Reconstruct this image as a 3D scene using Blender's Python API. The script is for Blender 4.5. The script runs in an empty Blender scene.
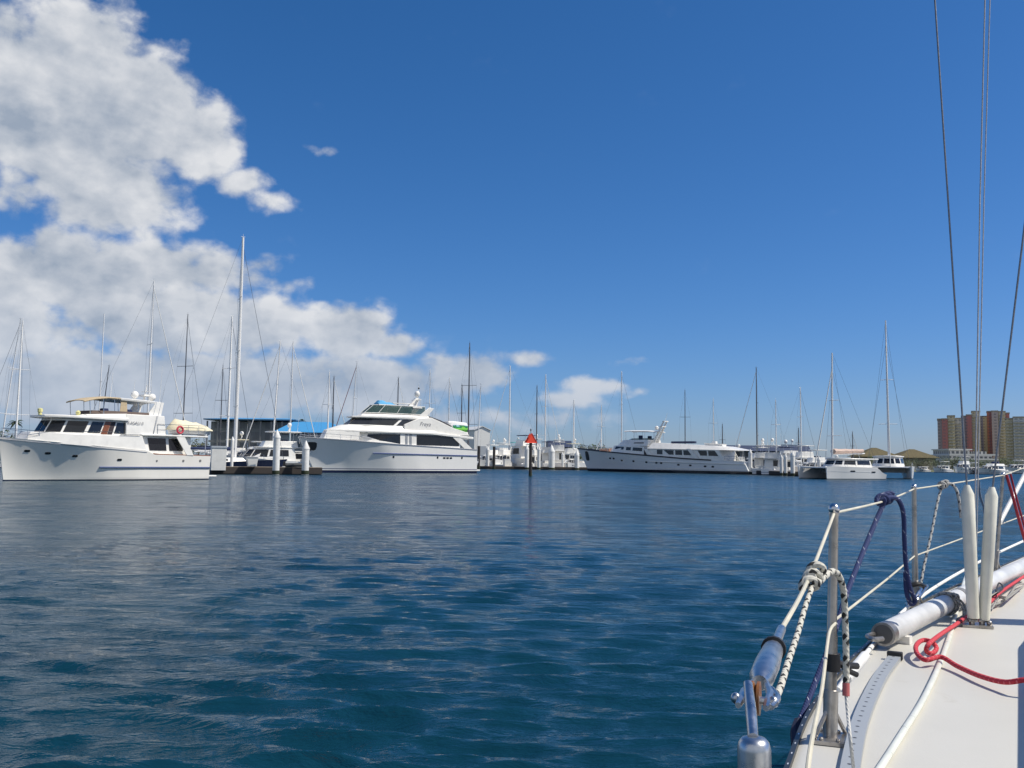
import bpy, bmesh, math, random
import numpy as np
from mathutils import Vector, Matrix
R = math.radians
scene = bpy.context.scene
col = scene.collection
rnd = random.Random(7)

# ------------------------------------------------------------------ camera
EYE = 2.1
PITCH, ROLL, FPX = R(4.89), R(0.72), 900.0
_R0 = np.array([1, 0, 0.0])
_F = np.array([0, math.cos(PITCH), math.sin(PITCH)])
_U0 = np.array([0, -math.sin(PITCH), math.cos(PITCH)])
_RC = math.cos(ROLL) * _R0 + math.sin(ROLL) * _U0
_UC = -math.sin(ROLL) * _R0 + math.cos(ROLL) * _U0
_E = np.array([0, 0, EYE])
cam_d = bpy.data.cameras.new("camera")
cam = bpy.data.objects.new("camera", cam_d)
col.objects.link(cam)
cam_d.sensor_width = 36.0
cam_d.lens = FPX / 1024 * 36.0
cam_d.clip_start = 0.05
cam_d.clip_end = 20000
m = Matrix.Identity(4)
for i in range(3):
    m[i][0], m[i][1], m[i][2], m[i][3] = _RC[i], _UC[i], -_F[i], _E[i]
cam.matrix_world = m
scene.camera = cam

def ray(px, py):
    return _F + (px - 512) / FPX * _RC + (384 - py) / FPX * _UC
def G(px, py, z):                       # point of the level z seen at a pixel
    d = ray(px, py)
    return _E + d * ((z - EYE) / d[2])
def D(px, py, Y):                       # point at the distance Y
    d = ray(px, py)
    return _E + d * (Y / d[1])
def zat(px, py, Y):
    return float(D(px, py, Y)[2])
def xat(px, Y):
    return float(D(px, 461, Y)[0])

# ------------------------------------------------------------------ light
SUN_AZ, SUN_EL = 98.0, 52.0            # clockwise from +Y
sd = Vector((math.sin(R(SUN_AZ)) * math.cos(R(SUN_EL)), math.cos(R(SUN_AZ)) * math.cos(R(SUN_EL)), math.sin(R(SUN_EL))))
sun_d = bpy.data.lights.new("sun", 'SUN')
sun_d.energy = 4.3
sun_d.angle = R(0.53)
sun_d.color = (1.0, 0.935, 0.82)
sun = bpy.data.objects.new("sun", sun_d)
sun.rotation_euler = (-sd).to_track_quat('-Z', 'Y').to_euler()
sun.location = (60, -30, 90)
col.objects.link(sun)

scene.view_settings.view_transform = 'Standard'
scene.view_settings.look = 'None'
scene.view_settings.exposure = 0.22
scene.cycles.sample_clamp_indirect = 4.0
scene.cycles.caustics_reflective = False
scene.cycles.caustics_refractive = False
scene.view_settings.gamma = 1.0

# ------------------------------------------------------------------ node helper
class NT:
    def __init__(s, tree):
        s.t = tree; s.n = tree.nodes; s.l = tree.links
    def new(s, typ, **kw):
        n = s.n.new(typ)
        for k, v in kw.items():
            setattr(n, k, v)
        return n
    def set(s, sock, v):
        if hasattr(v, 'is_output') or isinstance(v, bpy.types.NodeSocket):
            s.l.new(v, sock)
        else:
            sock.default_value = v
    def m(s, op, a, b=None, c=None, clamp=False):
        n = s.n.new('ShaderNodeMath'); n.operation = op; n.use_clamp = clamp
        s.set(n.inputs[0], a)
        if b is not None: s.set(n.inputs[1], b)
        if c is not None: s.set(n.inputs[2], c)
        return n.outputs[0]
    def ss(s, v, a, b, lo=0.0, hi=1.0):
        n = s.n.new('ShaderNodeMapRange'); n.interpolation_type = 'SMOOTHSTEP'
        s.set(n.inputs[0], v)
        n.inputs[1].default_value = a; n.inputs[2].default_value = b
        n.inputs[3].default_value = lo; n.inputs[4].default_value = hi
        return n.outputs[0]
    def mix(s, f, a, b):
        n = s.n.new('ShaderNodeMix'); n.data_type = 'RGBA'
        s.set(n.inputs[0], f)
        s.set(n.inputs[6], a); s.set(n.inputs[7], b)
        return n.outputs[2]
    def noise(s, vec, scale, detail=4, rough=.55, dist=0.0, lac=2.0):
        n = s.n.new('ShaderNodeTexNoise')
        if vec is not None: s.l.new(vec, n.inputs['Vector'])
        n.inputs['Scale'].default_value = scale; n.inputs['Detail'].default_value = detail
        n.inputs['Roughness'].default_value = rough; n.inputs['Distortion'].default_value = dist
        n.inputs['Lacunarity'].default_value = lac
        return n.outputs[0]
    def vec(s, x, y, z):
        n = s.n.new('ShaderNodeCombineXYZ')
        s.set(n.inputs[0], x); s.set(n.inputs[1], y); s.set(n.inputs[2], z)
        return n.outputs[0]
def rgba(c): return (c[0], c[1], c[2], 1.0)

# ------------------------------------------------------------------ world: clear sky with real sky model, clouds at infinity
world = bpy.data.worlds.new("World")
scene.world = world
world.use_nodes = True
W = NT(world.node_tree)
W.n.clear()
sky = W.new('ShaderNodeTexSky', sky_type='NISHITA')
sky.sun_disc = False
sky.sun_elevation = R(SUN_EL)
sky.sun_rotation = R(SUN_AZ)
sky.altitude = 0
sky.air_density = 1.0
sky.dust_density = 0.3
sky.ozone_density = 3.0
tc = W.new('ShaderNodeTexCoord')
sx = W.new('ShaderNodeSeparateXYZ')
W.l.new(tc.outputs['Generated'], sx.inputs[0])
az = W.m('ARCTAN2', sx.outputs[0], sx.outputs[1])
el = W.m('ARCSINE', sx.outputs[2])
def azel(px, py):
    d = ray(px, py); d = d / np.linalg.norm(d)
    return math.atan2(d[0], d[1]), math.asin(d[2])
# (px, py, rx, ry) in degrees-of-view units given in the picture scale: the banks and puffs of cumulus in the sky
PUFFS = [(40, 120, 130, 95, 1.0), (20, 40, 70, 40, .8), (85, 45, 70, 55, .9), (135, 110, 85, 75, 1.0), (200, 140, 60, 48, .9), (245, 185, 48, 26, .8), (272, 200, 46, 20, .74),
         (120, 195, 80, 45, 1.0), (10, 190, 40, 50, .8), (150, 215, 45, 25, .7), (70, 280, 110, 50, 1.0), (0, 300, 60, 80, 1.0), (190, 272, 110, 32, .9), (290, 285, 55, 18, .62), (170, 320, 160, 48, 1.0),
         (345, 330, 62, 32, 1.0), (268, 325, 50, 26, .9), (395, 345, 36, 22, .8), (200, 390, 260, 50, 1.05), (370, 385, 110, 36, .95), (470, 378, 70, 28, .8), (528, 360, 40, 14, .62),
         (565, 400, 60, 14, .50), (600, 385, 50, 14, .62), (630, 362, 44, 12, .58), (645, 392, 40, 12, .52), (322, 152, 34, 13, .62), (-150, 200, 130, 220, 1.0), (470, 420, 150, 18, .66), (260, 148, 14, 12, .5)]
def fields(dx, dy, cur=None):
    """density of the cloud field sampled at a small angular offset"""
    a = W.m('ADD', az, dx); e = W.m('ADD', el, dy)
    for (px, py, rx, ry, k) in (PUFFS if cur is None else ()):
        a0, e0 = azel(px, py)
        u = W.m('DIVIDE', W.m('SUBTRACT', a, a0), rx / FPX)
        v = W.m('DIVIDE', W.m('SUBTRACT', e, e0), ry / FPX)
        d2 = W.m('ADD', W.m('MULTIPLY', u, u), W.m('MULTIPLY', v, v))
        g = W.m('MULTIPLY', W.m('EXPONENT', W.m('MULTIPLY', d2, -1.1)), k)
        cur = g if cur is None else W.m('SMOOTH_MAX', cur, g, 0.18)
    if dx == 0.0:                       # unseen broken cloud added behind the boat, for neutral fill light
        back = W.m('MULTIPLY', W.ss(sx.outputs[1], .10, -.45), W.ss(el, 1.25, .75))
        cur = W.m('MAXIMUM', cur, W.m('MULTIPLY', back, .62))
    p = W.vec(W.m('MULTIPLY', a, 1.0), W.m('MULTIPLY', e, 1.35), 0.37)
    n1 = W.noise(p, 8.0, 9, .58, .25)
    n2 = W.noise(p, 34.0, 6, .62, .2)
    wv = W.new('ShaderNodeVectorMath', operation='MULTIPLY_ADD')      # domain warp for the billows
    nv = W.new('ShaderNodeTexNoise'); nv.inputs['Scale'].default_value = 14.0; nv.inputs['Detail'].default_value = 4
    W.l.new(p, nv.inputs['Vector']); W.l.new(nv.outputs['Color'], wv.inputs[0]); wv.inputs[1].default_value = (.045, .045, .0); W.l.new(p, wv.inputs[2])
    bil = None
    for sc, k in ((13.0, .60), (29.0, .30), (66.0, .16)):
        vo = W.new('ShaderNodeTexVoronoi', feature='SMOOTH_F1'); vo.inputs['Scale'].default_value = sc; vo.inputs['Smoothness'].default_value = .35
        W.l.new(wv.outputs[0], vo.inputs['Vector'])
        g = W.m('MULTIPLY', W.m('SUBTRACT', .55, vo.outputs['Distance']), k)
        bil = g if bil is None else W.m('ADD', bil, g)
    n1 = W.m('MULTIPLY_ADD', bil, .85, W.m('MULTIPLY_ADD', W.m('SUBTRACT', n1, .5), .75, .47))
    return cur, n1, n2
SRC = (0.020, 0.026)
c0, a1, a2 = fields(0.0, 0.0)
c1, b1, b2 = fields(SRC[0], SRC[1], c0)
def dens(c, n1, n2):
    t = W.m('MULTIPLY_ADD', W.m('SUBTRACT', n1, .5), 1.05, c)
    return W.m('MULTIPLY_ADD', W.m('SUBTRACT', n2, .5), .38, t)
d0 = dens(c0, a1, a2); d1 = dens(c1, b1, b2)
alpha = W.m('MULTIPLY', W.ss(d0, .36, .70), W.ss(c0, .10, .34))
lit = W.m('MULTIPLY_ADD', W.m('SUBTRACT', d0, d1), 1.35, .60, clamp=True)
thick = W.ss(d0, .55, 1.25)
lit = W.m('SUBTRACT', lit, W.m('MULTIPLY', thick, .24), clamp=True)
broad = W.noise(W.vec(az, W.m('MULTIPLY', el, 2.6), 2.1), 6.5, 3, .5)
lit = W.m('MULTIPLY_ADD', W.m('SUBTRACT', broad, .52), 1.1, lit, clamp=True)
lit = W.m('MULTIPLY_ADD', W.m('SUBTRACT', a2, .5), .35, lit, clamp=True)
ccol = W.mix(lit, (.31, .37, .46, 1), (.74, .75, .77, 1))
ccol = W.mix(W.ss(el, .03, .19, .62, .0), ccol, (.36, .44, .57, 1))
# the camera that took the picture renders the clear sky more saturated than the sky model does
sc_ = W.new('ShaderNodeSeparateColor'); W.l.new(sky.outputs[0], sc_.inputs[0])
cc_ = W.new('ShaderNodeCombineColor')
W.l.new(W.m('MULTIPLY', W.m('POWER', W.m('MULTIPLY', sc_.outputs[0], .1), 1.40), 6.4), cc_.inputs[0])
W.l.new(W.m('MULTIPLY', sc_.outputs[1], .655), cc_.inputs[1])
W.l.new(W.m('MULTIPLY', sc_.outputs[2], 1.03), cc_.inputs[2])
bg1 = W.new('ShaderNodeBackground'); bg1.inputs[1].default_value = 0.0875
W.l.new(cc_.outputs[0], bg1.inputs[0])
bg2 = W.new('ShaderNodeBackground'); bg2.inputs[1].default_value = .90
W.l.new(ccol, bg2.inputs[0])
mx = W.new('ShaderNodeMixShader')
W.l.new(W.m('MULTIPLY', alpha, .96), mx.inputs[0]); W.l.new(bg1.outputs[0], mx.inputs[1]); W.l.new(bg2.outputs[0], mx.inputs[2])
out = W.new('ShaderNodeOutputWorld')
W.l.new(mx.outputs[0], out.inputs[0])
world.cycles.sampling_method = 'MANUAL'
world.cycles.sample_map_resolution = 1024

# ------------------------------------------------------------------ materials
def newmat(name):
    mt = bpy.data.materials.new(name); mt.use_nodes = True
    t = NT(mt.node_tree)
    b = t.n['Principled BSDF']
    return mt, t, b
_mats = {}
def mat(name, c, rough=.5, metal=0.0, var=.08, scale=6.0, bump=0.0, bscale=40.0, spec=.5, coat=0.0):
    """plain procedural surface: base colour with uneven weathering, roughness variation and optional relief"""
    if name in _mats: return _mats[name]
    mt, t, b = newmat(name)
    tcn = t.new('ShaderNodeTexCoord')
    n = t.noise(tcn.outputs['Object'], scale, 6, .6)
    lo = [x * (1 - var) for x in c]; hi = [min(1, x * (1 + var * .6)) for x in c]
    t.l.new(t.mix(t.ss(n, .3, .7), rgba(lo), rgba(hi)), b.inputs['Base Color'])
    t.l.new(t.m('MULTIPLY_ADD', n, .25, rough - .12, clamp=True), b.inputs['Roughness'])
    b.inputs['Metallic'].default_value = metal
    b.inputs['Specular IOR Level'].default_value = spec
    b.inputs['Coat Weight'].default_value = coat
    if bump:
        bp = t.new('ShaderNodeBump'); bp.inputs['Strength'].default_value = bump
        bp.inputs['Distance'].default_value = .02
        t.l.new(t.noise(tcn.outputs['Object'], bscale, 5, .6), bp.inputs['Height'])
        t.l.new(bp.outputs[0], b.inputs['Normal'])
    _mats[name] = mt
    return mt
def hull_mat(name, c, boot=(.01, .014, .03), zb=.35, stripe=None, rough=.25, dirt=.12):
    """gelcoat hull: boot top up to the height zb above the water, an optional stripe (z0, z1, colour), streaks of grime"""
    if name in _mats: return _mats[name]
    mt, t, b = newmat(name)
    tcn = t.new('ShaderNodeTexCoord')
    s = t.new('ShaderNodeSeparateXYZ'); t.l.new(tcn.outputs['Object'], s.inputs[0])
    z = s.outputs[2]
    mp = t.new('ShaderNodeMapping'); mp.inputs['Scale'].default_value = (1.2, 1.2, .18)
    t.l.new(tcn.outputs['Object'], mp.inputs[0])
    n = t.noise(mp.outputs[0], 2.2, 6, .62)
    base = t.mix(t.m('MULTIPLY', t.ss(n, .45, .8), dirt), rgba(c), (c[0] * .55, c[1] * .55, c[2] * .48, 1))
    if stripe:
        z0, z1, sc = stripe
        f = t.m('MULTIPLY', t.m('GREATER_THAN', z, z0), t.m('LESS_THAN', z, z1))
        base = t.mix(f, base, rgba(sc))
    base = t.mix(t.m('LESS_THAN', z, zb), base, rgba(boot))
    t.l.new(base, b.inputs['Base Color'])
    t.l.new(t.m('MULTIPLY_ADD', n, .2, rough - .1, clamp=True), b.inputs['Roughness'])
    _mats[name] = mt
    return mt
def glass_mat(name, c, alpha=1.0, rough=.06):
    if name in _mats: return _mats[name]
    mt, t, b = newmat(name)
    tcn = t.new('ShaderNodeTexCoord')
    n = t.noise(tcn.outputs['Object'], 1.3, 3, .5)
    t.l.new(t.mix(n, rgba([x * .6 for x in c]), rgba([x * 1.5 for x in c])), b.inputs['Base Color'])
    b.inputs['Roughness'].default_value = rough
    b.inputs['Alpha'].default_value = alpha
    _mats[name] = mt
    return mt
def rope_mat(name, c, fleck=None, per=.05, fill=.3, twist=1.0):
    """braided line: strands by the UV (u metres along, v round), coloured tracer flecks"""
    if name in _mats: return _mats[name]
    mt, t, b = newmat(name)
    uv = t.new('ShaderNodeUVMap')
    s = t.new('ShaderNodeSeparateXYZ'); t.l.new(uv.outputs[0], s.inputs[0])
    u, v = s.outputs[0], s.outputs[1]
    q = t.m('FRACT', t.m('ADD', t.m('DIVIDE', u, .011), t.m('MULTIPLY', v, 3.0)))
    br = t.m('ABSOLUTE', t.m('SUBTRACT', q, .5))
    base = t.mix(t.m('MULTIPLY', br, .9), rgba([x * .72 for x in c]), rgba(c))
    if fleck:
        f = t.m('FRACT', t.m('ADD', t.m('DIVIDE', u, per), t.m('MULTIPLY', v, twist)))
        g = t.m('FRACT', t.m('ADD', t.m('DIVIDE', u, per * .5), t.m('MULTIPLY', v, -2.0)))
        k = t.m('MULTIPLY', t.m('LESS_THAN', f, fill), t.m('LESS_THAN', g, .6))
        base = t.mix(k, base, rgba(fleck))
    t.l.new(base, b.inputs['Base Color'])
    b.inputs['Roughness'].default_value = .8
    bp = t.new('ShaderNodeBump'); bp.inputs['Strength'].default_value = .5; bp.inputs['Distance'].default_value = .003
    t.l.new(br, bp.inputs['Height']); t.l.new(bp.outputs[0], b.inputs['Normal'])
    _mats[name] = mt
    return mt

WHITE = mat('white_gelcoat', (.81, .795, .755), .3, var=.07, scale=1.2)
CREAM = mat('cream_gelcoat', (.80, .77, .70), .35, var=.06, scale=1.0)
GREYW = mat('grey_white_paint', (.60, .62, .64), .4)
DKGLASS = glass_mat('dark_glass', (.012, .014, .018))
GRGLASS = glass_mat('green_tinted_glass', (.05, .09, .08), .62)
BLACK = mat('black_rubber', (.015, .015, .017), .5)
NAVY = mat('navy_paint', (.015, .025, .07), .4)
STEEL = mat('stainless_steel', (.62, .62, .63), .2, 1.0, var=.12, scale=30)
ALU = mat('mast_aluminium', (.74, .745, .75), .45, .05)
MASTW = mat('white_mast_paint', (.84, .83, .81), .4)
MASTD = mat('dark_mast_paint', (.10, .10, .11), .45)
TAN = mat('tan_canvas', (.50, .40, .26), .85, bump=.3, bscale=12)
CREAMC = mat('cream_canvas', (.72, .66, .48), .85, bump=.4, bscale=5)
NAVYC = mat('navy_canvas', (.02, .035, .10), .85, bump=.3)
BLUEC = mat('light_blue_canvas', (.10, .36, .62), .8, bump=.3)
TEALC = mat('turquoise_canvas', (.10, .50, .52), .8)
RED = mat('red_paint', (.62, .03, .02), .5)
MAROON = mat('red_ring', (.55, .04, .07), .5)
TEAK = mat('varnished_teak', (.20, .07, .03), .3, scale=9)
WOOD = mat('weathered_wood', (.30, .25, .19), .85, scale=4)
DKWOOD = mat('dark_wet_wood', (.035, .03, .03), .8)
CONC = mat('pale_concrete', (.52, .50, .46), .9)
PILEW = mat('white_pile_sleeve', (.78, .775, .75), .5, var=.12, scale=2)
WIRE = mat('rigging_wire', (.16, .17, .18), .4, .6)
BARK = mat('bark', (.12, .09, .07), .9)

# ------------------------------------------------------------------ mesh builder
class MB:
    def __init__(s):
        s.v = []; s.f = []; s.uv = []; s.pieces = []
    def add(s, vs, fs, uvs=None):
        o = len(s.v); s.pieces.append((o, len(s.f)))
        s.v += [tuple(float(c) for c in p) for p in vs]
        s.f += [tuple(i + o for i in f) for f in fs]
        s.uv += uvs if uvs else [None] * len(fs)
    def hexa(s, p):                     # 8 corners: lower ring then upper ring
        s.add(p, [(3, 2, 1, 0), (4, 5, 6, 7), (0, 1, 5, 4), (1, 2, 6, 5), (2, 3, 7, 6), (3, 0, 4, 7)])
    def box(s, x0, x1, y0, y1, z0, z1):
        s.hexa([(x0, y0, z0), (x1, y0, z0), (x1, y1, z0), (x0, y1, z0), (x0, y0, z1), (x1, y0, z1), (x1, y1, z1), (x0, y1, z1)])
    def loft(s, rings, cap=True, closed=True, uvs=False):
        n = len(rings[0]); vs = [p for r in rings for p in r]; fs = []; uu = []
        mx_ = n if closed else n - 1
        for i in range(len(rings) - 1):
            for j in range(mx_):
                k = (j + 1) % n
                fs.append((i * n + j, i * n + k, (i + 1) * n + k, (i + 1) * n + j))
        if cap and closed:
            fs.append(tuple(range(n))[::-1]); fs.append(tuple((len(rings) - 1) * n + j for j in range(n)))
        s.add(vs, fs)
    def tube(s, pts, r, n=8, cap=True, flat=1.0):
        P = [Vector(p) for p in pts]
        if len(P) < 2: return
        rs = list(r) if isinstance(r, (list, tuple)) else [r] * len(P)
        T = []
        for i in range(len(P)):
            a = P[max(0, i - 1)]; b = P[min(len(P) - 1, i + 1)]
            t = (b - a); T.append(t.normalized() if t.length > 1e-9 else Vector((0, 0, 1)))
        ref = Vector((0, 0, 1)) if abs(T[0].z) < .9 else Vector((1, 0, 0))
        nrm = (ref - T[0] * ref.dot(T[0])).normalized()
        vs = []; L = 0.0; Ls = []
        for i, p in enumerate(P):
            if i: L += (P[i] - P[i - 1]).length
            Ls.append(L)
            nrm = (nrm - T[i] * nrm.dot(T[i]))
            nrm = nrm.normalized() if nrm.length > 1e-6 else T[i].orthogonal().normalized()
            bi = T[i].cross(nrm)
            for k in range(n):
                a = 2 * math.pi * k / n
                vs.append(p + (nrm * math.cos(a) * flat + bi * math.sin(a)) * rs[i])
        fs = []; uu = []
        for i in range(len(P) - 1):
            for k in range(n):
                k2 = (k + 1) % n
                fs.append((i * n + k, i * n + k2, (i + 1) * n + k2, (i + 1) * n + k))
                uu.append(((Ls[i], k / n), (Ls[i], (k + 1) / n), (Ls[i + 1], (k + 1) / n), (Ls[i + 1], k / n)))
        if cap:
            fs.append(tuple(range(n))[::-1]); uu.append(None)
            fs.append(tuple((len(P) - 1) * n + k for k in range(n))); uu.append(None)
        s.add(vs, fs, uu)
    def lathe(s, prof, c, n=12):
        rings = [[(c[0] + r * math.cos(2 * math.pi * k / n), c[1] + r * math.sin(2 * math.pi * k / n), c[2] + z) for k in range(n)] for r, z in prof]
        s.loft(rings)
    def ball(s, c, r, n=10, h=1.0, sq=1.0):
        pr = [(max(.002, r * math.sin(math.pi * i / n)), -r * h * math.cos(math.pi * i / n)) for i in range(n + 1)]
        s.lathe(pr, c, n + 2)
    def prism(s, pts, y0, y1):          # polygon in x-z, from y0 to y1
        n = len(pts)
        s.add([(x, y0, z) for x, z in pts] + [(x, y1, z) for x, z in pts],
              [tuple(range(n)), tuple(range(n, 2 * n))[::-1]] + [(i, i + n, (i + 1) % n + n, (i + 1) % n) for i in range(n)])
    def slab(s, outl, z0, z1):          # polygon in x-y; z0/z1 numbers or functions of (x, y)
        f0 = z0 if callable(z0) else (lambda x, y: z0)
        f1 = z1 if callable(z1) else (lambda x, y: z1)
        s.loft([[(x, y, f0(x, y)) for x, y in outl], [(x, y, f1(x, y)) for x, y in outl]])
    def house(s, half0, half1, z0, z1):
        """walls between two mirrored outlines; gives back the wall quads, starboard aft to bow, front, port bow to aft, aft"""
        o0, o1 = full(half0), full(half1)
        f0 = z0 if callable(z0) else (lambda x: z0)
        f1 = z1 if callable(z1) else (lambda x: z1)
        a = [(x, y, f0(x)) for x, y in o0]; b = [(x, y, f1(x)) for x, y in o1]
        s.loft([a, b])
        n = len(a)
        return [[Vector(a[i]), Vector(a[(i + 1) % n]), Vector(b[(i + 1) % n]), Vector(b[i])] for i in range(n)]
    def panel(s, wall, poly, th=.03, sink=.02):
        """a plate of the given outline (u, v in 0..1) set proud on a wall quad"""
        A, B, C_, D_ = wall
        nn = (B - A).cross(D_ - A).normalized()
        def at(u, v): return A * (1 - u) * (1 - v) + B * u * (1 - v) + C_ * u * v + D_ * (1 - u) * v
        q = [at(u, v) for u, v in poly]
        s.loft([[p - nn * sink for p in q], [p + nn * th for p in q]])
    EACH = {'window', 'arch_leg', 'wing_plate', 'canopy_pole', 'portlight', 'exhaust_port', 'helm_seat', 'chock', 'stay', 'side_coaming', 'coaming_pad', 'rub_rail', 'roof_post',
            'sheer_moulding', 'cap_rail', 'sheer_rail', 'spray_rail', 'door', 'penthouse', 'porch', 'console_leg', 'anchor_pocket', 'hand_rail', 'spreader', 'antenna'}
    def build(s, name, m_, parent=None, **kw):
        if name in MB.EACH and len(s.pieces) > 1:
            o = None; ends = s.pieces[1:] + [(len(s.v), len(s.f))]
            for (v0, f0), (v1, f1) in zip(s.pieces, ends):
                q = MB(); q.add(s.v[v0:v1], [tuple(i - v0 for i in f) for f in s.f[f0:f1]], s.uv[f0:f1])
                o = q._build(name, m_, parent, **kw)
            return o
        return s._build(name, m_, parent, **kw)
    def _build(s, name, m_, parent=None, smooth=38, bevel=0.0, off=None, seg=2):
        me = bpy.data.meshes.new(name)
        vs = s.v if off is None else [(v[0] - off[0], v[1] - off[1], v[2] - off[2]) for v in s.v]
        me.from_pydata(vs, [], s.f)
        if any(u is not None for u in s.uv):
            ul = me.uv_layers.new(name='UVMap')
            for p, u in zip(me.polygons, s.uv):
                if u is not None and len(u) == p.loop_total:
                    for k in range(p.loop_total):
                        ul.data[p.loop_start + k].uv = u[k]
        bm = bmesh.new(); bm.from_mesh(me)
        bmesh.ops.recalc_face_normals(bm, faces=bm.faces)
        bm.to_mesh(me); bm.free()
        if smooth:
            me.polygons.foreach_set('use_smooth', [True] * len(me.polygons))
            me.set_sharp_from_angle(angle=R(smooth))
        me.materials.append(m_)
        o = bpy.data.objects.new(name, me)
        col.objects.link(o)
        if parent is not None: o.parent = parent
        if bevel:
            bv = o.modifiers.new('bevel', 'BEVEL'); bv.width = bevel; bv.segments = seg; bv.limit_method = 'ANGLE'; bv.angle_limit = R(40)
            bv.harden_normals = False
        return o
def full(half):                          # (x, y>0) stern to bow -> closed outline
    return [(x, -y) for x, y in half] + [(x, y) for x, y in reversed(half)]
def rectp(u0, u1, v0, v1): return [(u0, v0), (u1, v0), (u1, v1), (u0, v1)]

def tag(o, label=None, cat=None, group=None, kind=None):
    if label: o['label'] = label
    if cat: o['category'] = cat
    if group: o['group'] = group
    if kind: o['kind'] = kind
    return o
def empty(name, loc, ang=0.0, label=None, cat=None, group=None):
    o = bpy.data.objects.new(name, None); col.objects.link(o)
    o.empty_display_size = .5
    o.location = loc; o.rotation_euler = (0, 0, ang)
    return tag(o, label, cat, group)
def copy_tree(o, parent=None):
    c = o.copy(); col.objects.link(c)
    if parent is not None: c.parent = parent
    for ch in list(o.children): copy_tree(ch, c)
    return c
def heading_root(name, stern, bow, label, cat, group=None):
    dx, dy = bow[0] - stern[0], bow[1] - stern[1]
    return empty(name, (stern[0], stern[1], 0), math.atan2(dy, dx), label, cat, group)
def ip(t, tab):
    return float(np.interp(t, [a for a, _ in tab], [b for _, b in tab]))
def smooth_path(pts, k=6):               # Catmull-Rom through the points
    P = [Vector(p) for p in pts]; o = []
    for i in range(len(P) - 1):
        p0 = P[max(0, i - 1)]; p1 = P[i]; p2 = P[i + 1]; p3 = P[min(len(P) - 1, i + 2)]
        for j in range(k):
            t = j / k
            o.append(.5 * ((2 * p1) + (p2 - p0) * t + (2 * p0 - 5 * p1 + 4 * p2 - p3) * t * t + (3 * p1 - p0 - 3 * p2 + p3) * t ** 3))
    o.append(P[-1]); return o
def text_mesh(body, size, name, m_, parent, loc, rot, shear=0.0, depth=.004):
    cu = bpy.data.curves.new(name, 'FONT'); cu.body = body; cu.size = size; cu.shear = shear
    cu.extrude = depth; cu.align_x = 'CENTER'; cu.align_y = 'CENTER'
    tmp = bpy.data.objects.new('tmp', cu); col.objects.link(tmp)
    dg = bpy.context.evaluated_depsgraph_get()
    me = bpy.data.meshes.new_from_object(tmp.evaluated_get(dg))
    bpy.data.objects.remove(tmp)
    me.materials.clear(); me.materials.append(m_)
    o = bpy.data.objects.new(name, me); col.objects.link(o)
    o.parent = parent; o.location = loc; o.rotation_euler = rot
    return o

class Hull:
    """lofted boat shell: x from the stern to the bow, tables over t = 0..1"""
    def __init__(s, x0, x1, zs, bd, bw, draft=.6, rake=1.0, srake=0.0, pw=1.5, y0=0.0):
        s.x0, s.x1, s.zs, s.bd, s.bw, s.draft, s.rake, s.srake, s.pw, s.y0 = x0, x1, zs, bd, bw, draft, rake, srake, pw, y0
        s.zbow = ip(1, zs)
    def ends(s, z):
        k = max(-.3, z / s.zbow)
        return s.x0 + s.srake * max(0, k), s.x1 + s.rake * (k if k > 0 else k * .5)
    def half(s, t, z):
        zt = ip(t, s.zs); w, d = ip(t, s.bw), ip(t, s.bd)
        if z <= 0: return w * max(.05, 1 - .55 * (z / s.draft) ** 2)
        return w + (d - w) * (min(1, z / zt)) ** s.pw
    def y(s, x, z):
        a, b = s.ends(z); t = min(1, max(0, (x - a) / (b - a)))
        return s.half(t, z)
    def t_of(s, x, z):
        a, b = s.ends(z); return min(1, max(0, (x - a) / (b - a)))
    def sheer(s, t):
        z = ip(t, s.zs); a, b = s.ends(z); return a + t * (b - a), s.half(t, z), z
    def mesh(s, mb, nt=34, nz=8):
        rings = []
        for i in range(nt + 1):
            t = i / nt; t = 1 - (1 - t) ** 1.25
            zt = ip(t, s.zs); port = []
            zz = [-s.draft, -s.draft * .4] + [zt * k / nz for k in range(nz + 1)]
            for z in zz:
                a, b = s.ends(z); port.append((a + t * (b - a), s.half(t, z), z))
            x, y, z = port[-1]
            dk = [(x, y * .93, z + .0), (x, y * .9, z - .12)]
            p = port + dk
            rings.append([(q[0], s.y0 + q[1], q[2]) for q in p] + [(q[0], s.y0 - q[1], q[2]) for q in reversed(p)])
        mb.loft(rings)
        return s
    def line(s, t0, t1, zf, n=24, side=1, out=.0):
        r_ = []
        for i in range(n + 1):
            t = t0 + (t1 - t0) * i / n
            z = zf(t) if callable(zf) else zf
            a, b = s.ends(z); r_.append((a + t * (b - a), s.y0 + side * (s.half(t, z) + out), z))
        return r_
    def port(s, mb, x, z, w, h, side=1, th=.03):
        """an oblong plate lying on the shell"""
        pts = []
        for k in range(10):
            a = 2 * math.pi * k / 10
            dx, dz = math.copysign(abs(math.cos(a)) ** .55, math.cos(a)) * w / 2, math.copysign(abs(math.sin(a)) ** .55, math.sin(a)) * h / 2
            pts.append((x + dx, z + dz))
        a = [(px, s.y0 + side * (s.y(px, pz) - .03), pz) for px, pz in pts]
        b = [(px, s.y0 + side * (s.y(px, pz) + th), pz) for px, pz in pts]
        mb.loft([a, b])

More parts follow.
